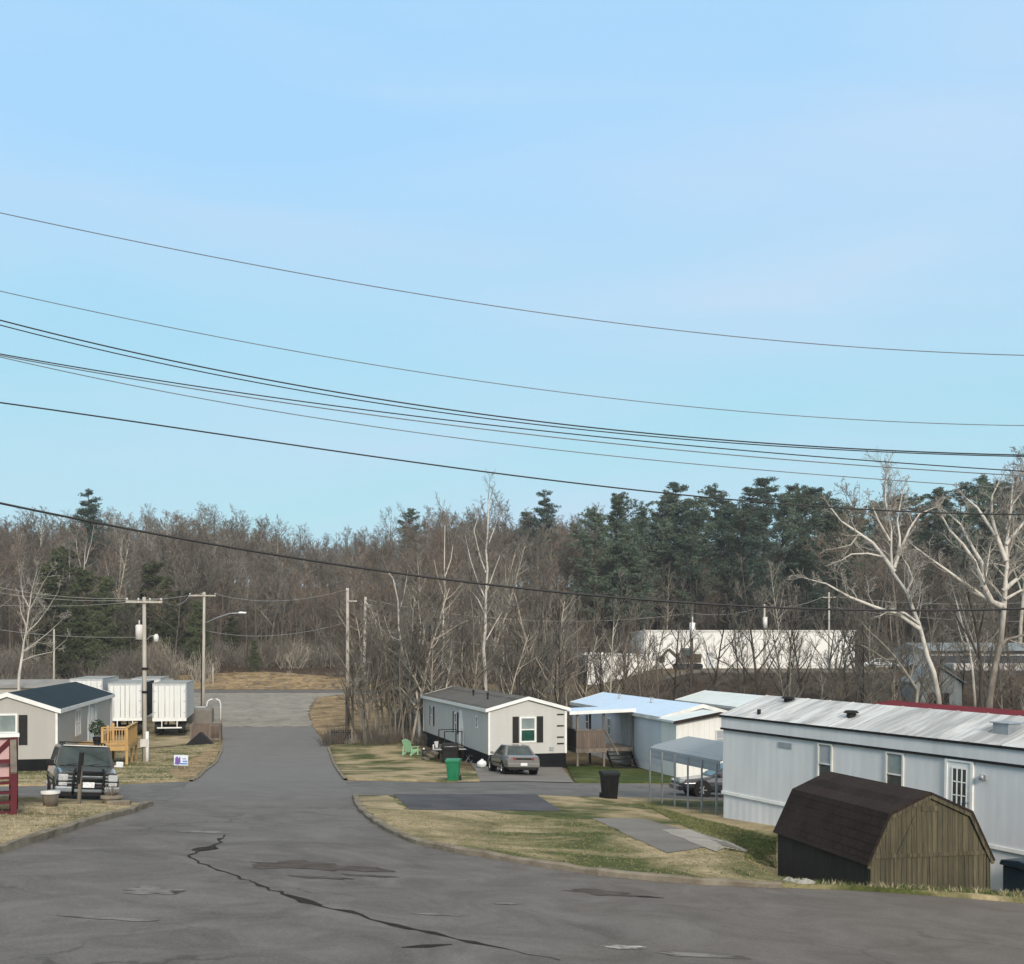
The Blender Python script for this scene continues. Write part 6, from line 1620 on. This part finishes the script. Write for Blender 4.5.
drawn('white_trunk_tree', 'white barked tree with bent stem leaning left over the brush beside the grey mobile home', 84, [
    ([(418, 735), (414, 700), (409, 672), (403, 650), (399, 628), (397, 600), (393, 580), (388, 572)], .16, .03),
    ([(399, 640), (388, 636), (378, 624), (372, 612)], .06, .02), ([(409, 668), (396, 655), (384, 645)], .06, .02), ([(398, 615), (404, 595), (408, 570)], .05, .02), ([(394, 640), (388, 628), (384, 616)], .04, .015)], SYC, ('bark_birch', 'twig_grey'), 18, sub=4)
drawn('white_trunk_tree', 'short pale stem with broken top at the left corner of the grey mobile home', 82, [
    ([(420, 735), (418, 705), (414, 678), (417, 660), (423, 640), (425, 628)], .14, .04), ([(415, 680), (409, 672), (404, 664)], .07, .03), ([(420, 650), (420, 625), (418, 600)], .05, .02)], SYC, ('bark_birch', 'twig_grey'), 19, sub=4)
drawn('birch_tree', 'white birch like tree with fine upswept branches at the left edge beyond the navy roof', 100, [
    ([(18, 694), (20, 675), (22, 655), (26, 630), (29, 607), (32, 590)], .17, .04), ([(23, 652), (36, 644), (50, 632), (62, 620)], .06, .015), ([(26, 634), (38, 622), (48, 608), (58, 592)], .06, .015), ([(29, 610), (36, 596), (44, 584), (50, 572)], .05, .015), ([(29, 606), (23, 596), (21, 582), (22, 575)], .05, .015), ([(31, 596), (34, 582), (37, 570)], .04, .015), ([(21, 662), (34, 656), (52, 652), (66, 640)], .05, .015), ([(27, 625), (22, 612), (20, 600)], .04, .015)], dict(SYC, tip=.010), ('bark_birch', 'twig_pale'), 20, sub=3, subL=.3)
for i, (a, b, c, lab) in enumerate(((330, 352, 742, 'first'), (1, 1, 1, ''))):
    break
for i, (pl, lab) in enumerate((([(366, 740), (360, 715), (353, 685), (345, 665), (336, 652), (322, 640)], 'leaning bare stem that bends far left over the brush beside the dark based pole'),
                               ([(372, 742), (366, 712), (361, 680), (356, 655), (350, 635)], 'straight slim stem in the brush between the two roadside poles'),
                               ([(380, 742), (378, 710), (374, 680), (371, 650), (370, 620)], 'slim upright stem in the brush just right of the pale lamp topped pole'),
                               ([(392, 742), (390, 715), (386, 690), (380, 668), (376, 650)], 'dark bent stem in the middle of the brush clump'),
                               ([(404, 742), (402, 715), (399, 690), (400, 660), (405, 620)], 'brown stem in the brush left of the bent white barked tree'),
                               ([(412, 742), (409, 715), (405, 695), (396, 665), (386, 650)], 'brown stem leaning left out of the brush under the bent white barked tree'),
                               ([(358, 742), (352, 720), (347, 700), (340, 680)], 'short brown stem at the left end of the brush clump'),
                               ([(432, 730), (430, 700), (431, 665), (436, 630), (440, 600)], 'brown stem beside the left gutter of the grey mobile home'))):
    drawn('scrub_tree', lab, 80 + (i % 4) * 1.6, [(pl, .085, .02), ([pl[2], (pl[2][0] + 7, pl[2][1] - 22), (pl[2][0] + 10, pl[2][1] - 42)], .035, .012), ([pl[1], (pl[1][0] - 6, pl[1][1] - 24)], .035, .012)], dict(SYC, tip=.009), ('bark_grey', 'twig_grey'), 40 + i, sub=3, subL=.25)

# pale dead snags in the left wood
for px, yt, yb, d, lab in ((83, 552, 605, 172, 'pale forked dead snag in the dark cedars of the left hillside'), (190, 575, 620, 180, 'pale leaning snag in the left wood above the street lamp pole')):
    drawn('dead_tree', lab, d, [([(px, yb), (px + 1, (yt + yb) / 2), (px + 2, yt)], .16, .06), ([(px + 1, (yt + yb) / 2), (px - 5, yt + 4), (px - 7, yt - 12)], .08, .03), ([(px + 2, yt + 12), (px + 8, yt - 8), (px + 10, yt - 22)], .08, .03)], dict(SYC, max=2), ('bark_birch', 'twig_pale'), px, sub=2)

for px, yt, d, v in ((872, 478, 150, 2), (900, 480, 165, 7), (1000, 466, 165, 8), (1020, 455, 150, 4)):
    x = (px - PX0) / FOC * d; H = CZ - (yt - HORIZ) / FOC * d - G(x, d)
    instance('bare_tree', VAR[v], 'tall bare tree behind the big white sycamores, topping the ridge pines', 'tree', x, d, rf.uniform(0, 6.28), H / (18 + v % 4) * .9, 'tall bare trees behind the sycamores', H / (18 + v % 4))

drape('bank_floor', [(6, 90), (70, 90), (75, 119), (40, 119), (22, 119), (6, 119)], .06, M['litter'], 2)

# ---- brush: masses of shrubby twigs
BR = []
for i in range(4):
    r = random.Random(900 + i); tt = TM()
    for _ in range(34):
        a = r.uniform(0, 6.28); p = Vector((r.gauss(0, .45), r.gauss(0, .45), -.1)); pts = walk(r, p, Vector((math.cos(a) * .5, math.sin(a) * .5, 1)), r.uniform(.9, 2.3), 3, .14, .03); tt.tube(pts, .018, .008, 3)
        for _ in range(3):
            q, e = pick(pts, r.uniform(.3, .95)); tt.tube(walk(r, q, off(r, e, .6), r.uniform(.3, .9), 2, .15, .03), .011, .007, 3)
    BR.append(([tuple(v) for v in tt.v], tt.f))
rb = random.Random(5)
def brush(name, n, fn, mats, s=(.7, 1.3)):
    pl = []
    while len(pl) < n:
        x, y = fn()
        pl.append((rb.randrange(4), x, y, G(x, y), rb.uniform(0, 6.28), rb.uniform(*s)))
    return merged(name, BR, pl, mats)
BM = [M['twig_brown'], M['bark_grey'], M['twig_grey'], M['bark_tan']]
BMD = [M['bark_dark'], M['bark_grey'], M['twig_brown'], M['bark_dark']]
def frm(px0, px1, d0, d1):
    def f():
        d = rb.uniform(d0, d1); return (rb.uniform(px0, px1) - PX0) / FOC * d, d
    return f
brush('roadside_brush', 95, frm(322, 432, 79, 88), [M['twig_rust'], M['bark_grey'], M['twig_brown'], M['bark_tan']], (.25, .62))
brush('yard_brush', 150, frm(400, 660, 86, 120), BM, (.6, 1.3))
brush('bank_brush', 230, frm(560, 1060, 92, 104), BMD, (.5, .95))
brush('bank_brush', 330, frm(560, 1060, 103, 117), BMD, (.2, .42))
brush('bank_tufts', 70, frm(212, 345, 143, 158), [M['twig_rust'], M['twig_grey'], M['twig_brown'], M['bark_tan']], (.12, .35))
brush('forest_edge_brush', 130, frm(-40, 205, 150, 170), BM, (.9, 2.2))
brush('forest_edge_brush', 90, frm(205, 350, 162, 174), BM, (.9, 2.0))
brush('forest_edge_brush', 130, frm(350, 600, 150, 172), BM, (.9, 2.2))
brush('forest_edge_brush', 200, frm(560, 1060, 172, 186), BMD, (1.0, 2.4))
brush('lot_brush', 60, frm(-40, 130, 120, 134), BM, (.7, 1.4))

# ---- grass blades on the near lawns
def blades(name, poly, off_, n, h, cols, seed, keep=None):
    r = random.Random(seed); xs = [p[0] for p in poly]; ys = [p[1] for p in poly]; V, F, m = [], [], []
    ar = (min(xs), max(xs), min(ys), max(ys)); c = 0; tries = 0
    while c < n and tries < n * 12:
        tries += 1
        x, y = r.uniform(ar[0], ar[1]), r.uniform(ar[2], ar[3])
        if not inside((x, y), poly) or (keep and not keep(x, y)): continue
        z = G(x, y) + off_ - .005; c += 1; mi = r.randrange(len(cols))
        for _ in range(4):
            a = r.uniform(0, 6.28); w = .009; bx, by = x + r.gauss(0, .03), y + r.gauss(0, .03); hh = h * r.uniform(.5, 1.4); lx, ly = r.gauss(0, .6) * hh, r.gauss(0, .6) * hh
            o = len(V); V += [(bx - math.cos(a) * w, by - math.sin(a) * w, z), (bx + math.cos(a) * w, by + math.sin(a) * w, z), (bx + lx, by + ly, z + hh)]; F.append((o, o + 1, o + 2)); m.append(mi)
    me = bpy.data.meshes.new(name); me.from_pydata(V, [], F)
    for x in cols: me.materials.append(x)
    me.polygons.foreach_set('material_index', m); me.update(); o = bpy.data.objects.new(name, me); COL.objects.link(o); return tag(o, kind='stuff')
M['blade_tan'] = mat('straw_blades', (.47, .40, .27), (.34, .285, .185), 2, .9, bmp=0, spec=.1)
M['blade_mid'] = mat('dull_blades', (.28, .245, .14), (.19, .17, .09), 2, .9, bmp=0, spec=.1)
M['blade_green'] = mat('green_blades', (.125, .15, .055), (.085, .108, .038), 2, .9, bmp=0, spec=.1)
PADS = [P((393, 797.2), (536, 797.2), (562, 814.5), (410, 813)), P((592, 822), (642, 822), (748, 855.5), (668, 858))]
nopad = lambda x, y: not any(inside((x, y), p) for p in PADS)
blades('lawn_grass', LAWNS['island_lawn'][0], .10, 5200, .032, [M['blade_mid'], M['blade_mid'], M['blade_green']], 1, lambda x, y: nopad(x, y) and y < 32 and x < 8)
blades('verge_grass', P((782, 878), (850, 874), (1030, 880)) + P((1060, 906), (960, 898), (845, 890.5), (782, 887.5)), .10, 5200, .085, [M['blade_green'], M['blade_tan'], M['blade_green']], 2)
blades('lawn_grass', LAWNS['green_strip'][0], .114, 4500, .05, [M['blade_green'], M['blade_green'], M['blade_mid']], 3)
blades('kerbside_grass', LAWNS['kerbside_lawn'][0], .09, 3500, .035, [M['blade_tan'], M['blade_tan'], M['blade_green']], 4, lambda x, y: x > -17)
blades('corner_grass', LAWNS['corner_lawn'][0], .08, 4000, .07, [M['blade_tan'], M['blade_green']], 5, lambda x, y: x > -36)
# ------------------------------------------------------------------ thin winter haze
m = bpy.data.materials.new('haze'); m.use_nodes = True; nt = m.node_tree; nt.nodes.clear()
o_ = nt.nodes.new('ShaderNodeOutputMaterial'); v_ = nt.nodes.new('ShaderNodeVolumePrincipled')
v_.inputs['Color'].default_value = (.92, .95, 1.0, 1); v_.inputs['Density'].default_value = .00022; v_.inputs['Anisotropy'].default_value = 0
nt.links.new(v_.outputs[0], o_.inputs['Volume'])
hz = MB().box(-2700, 2700, -1700, 3700, -25, 62).build('haze', m); hz['kind'] = 'stuff'
hz.display_type = 'WIRE'
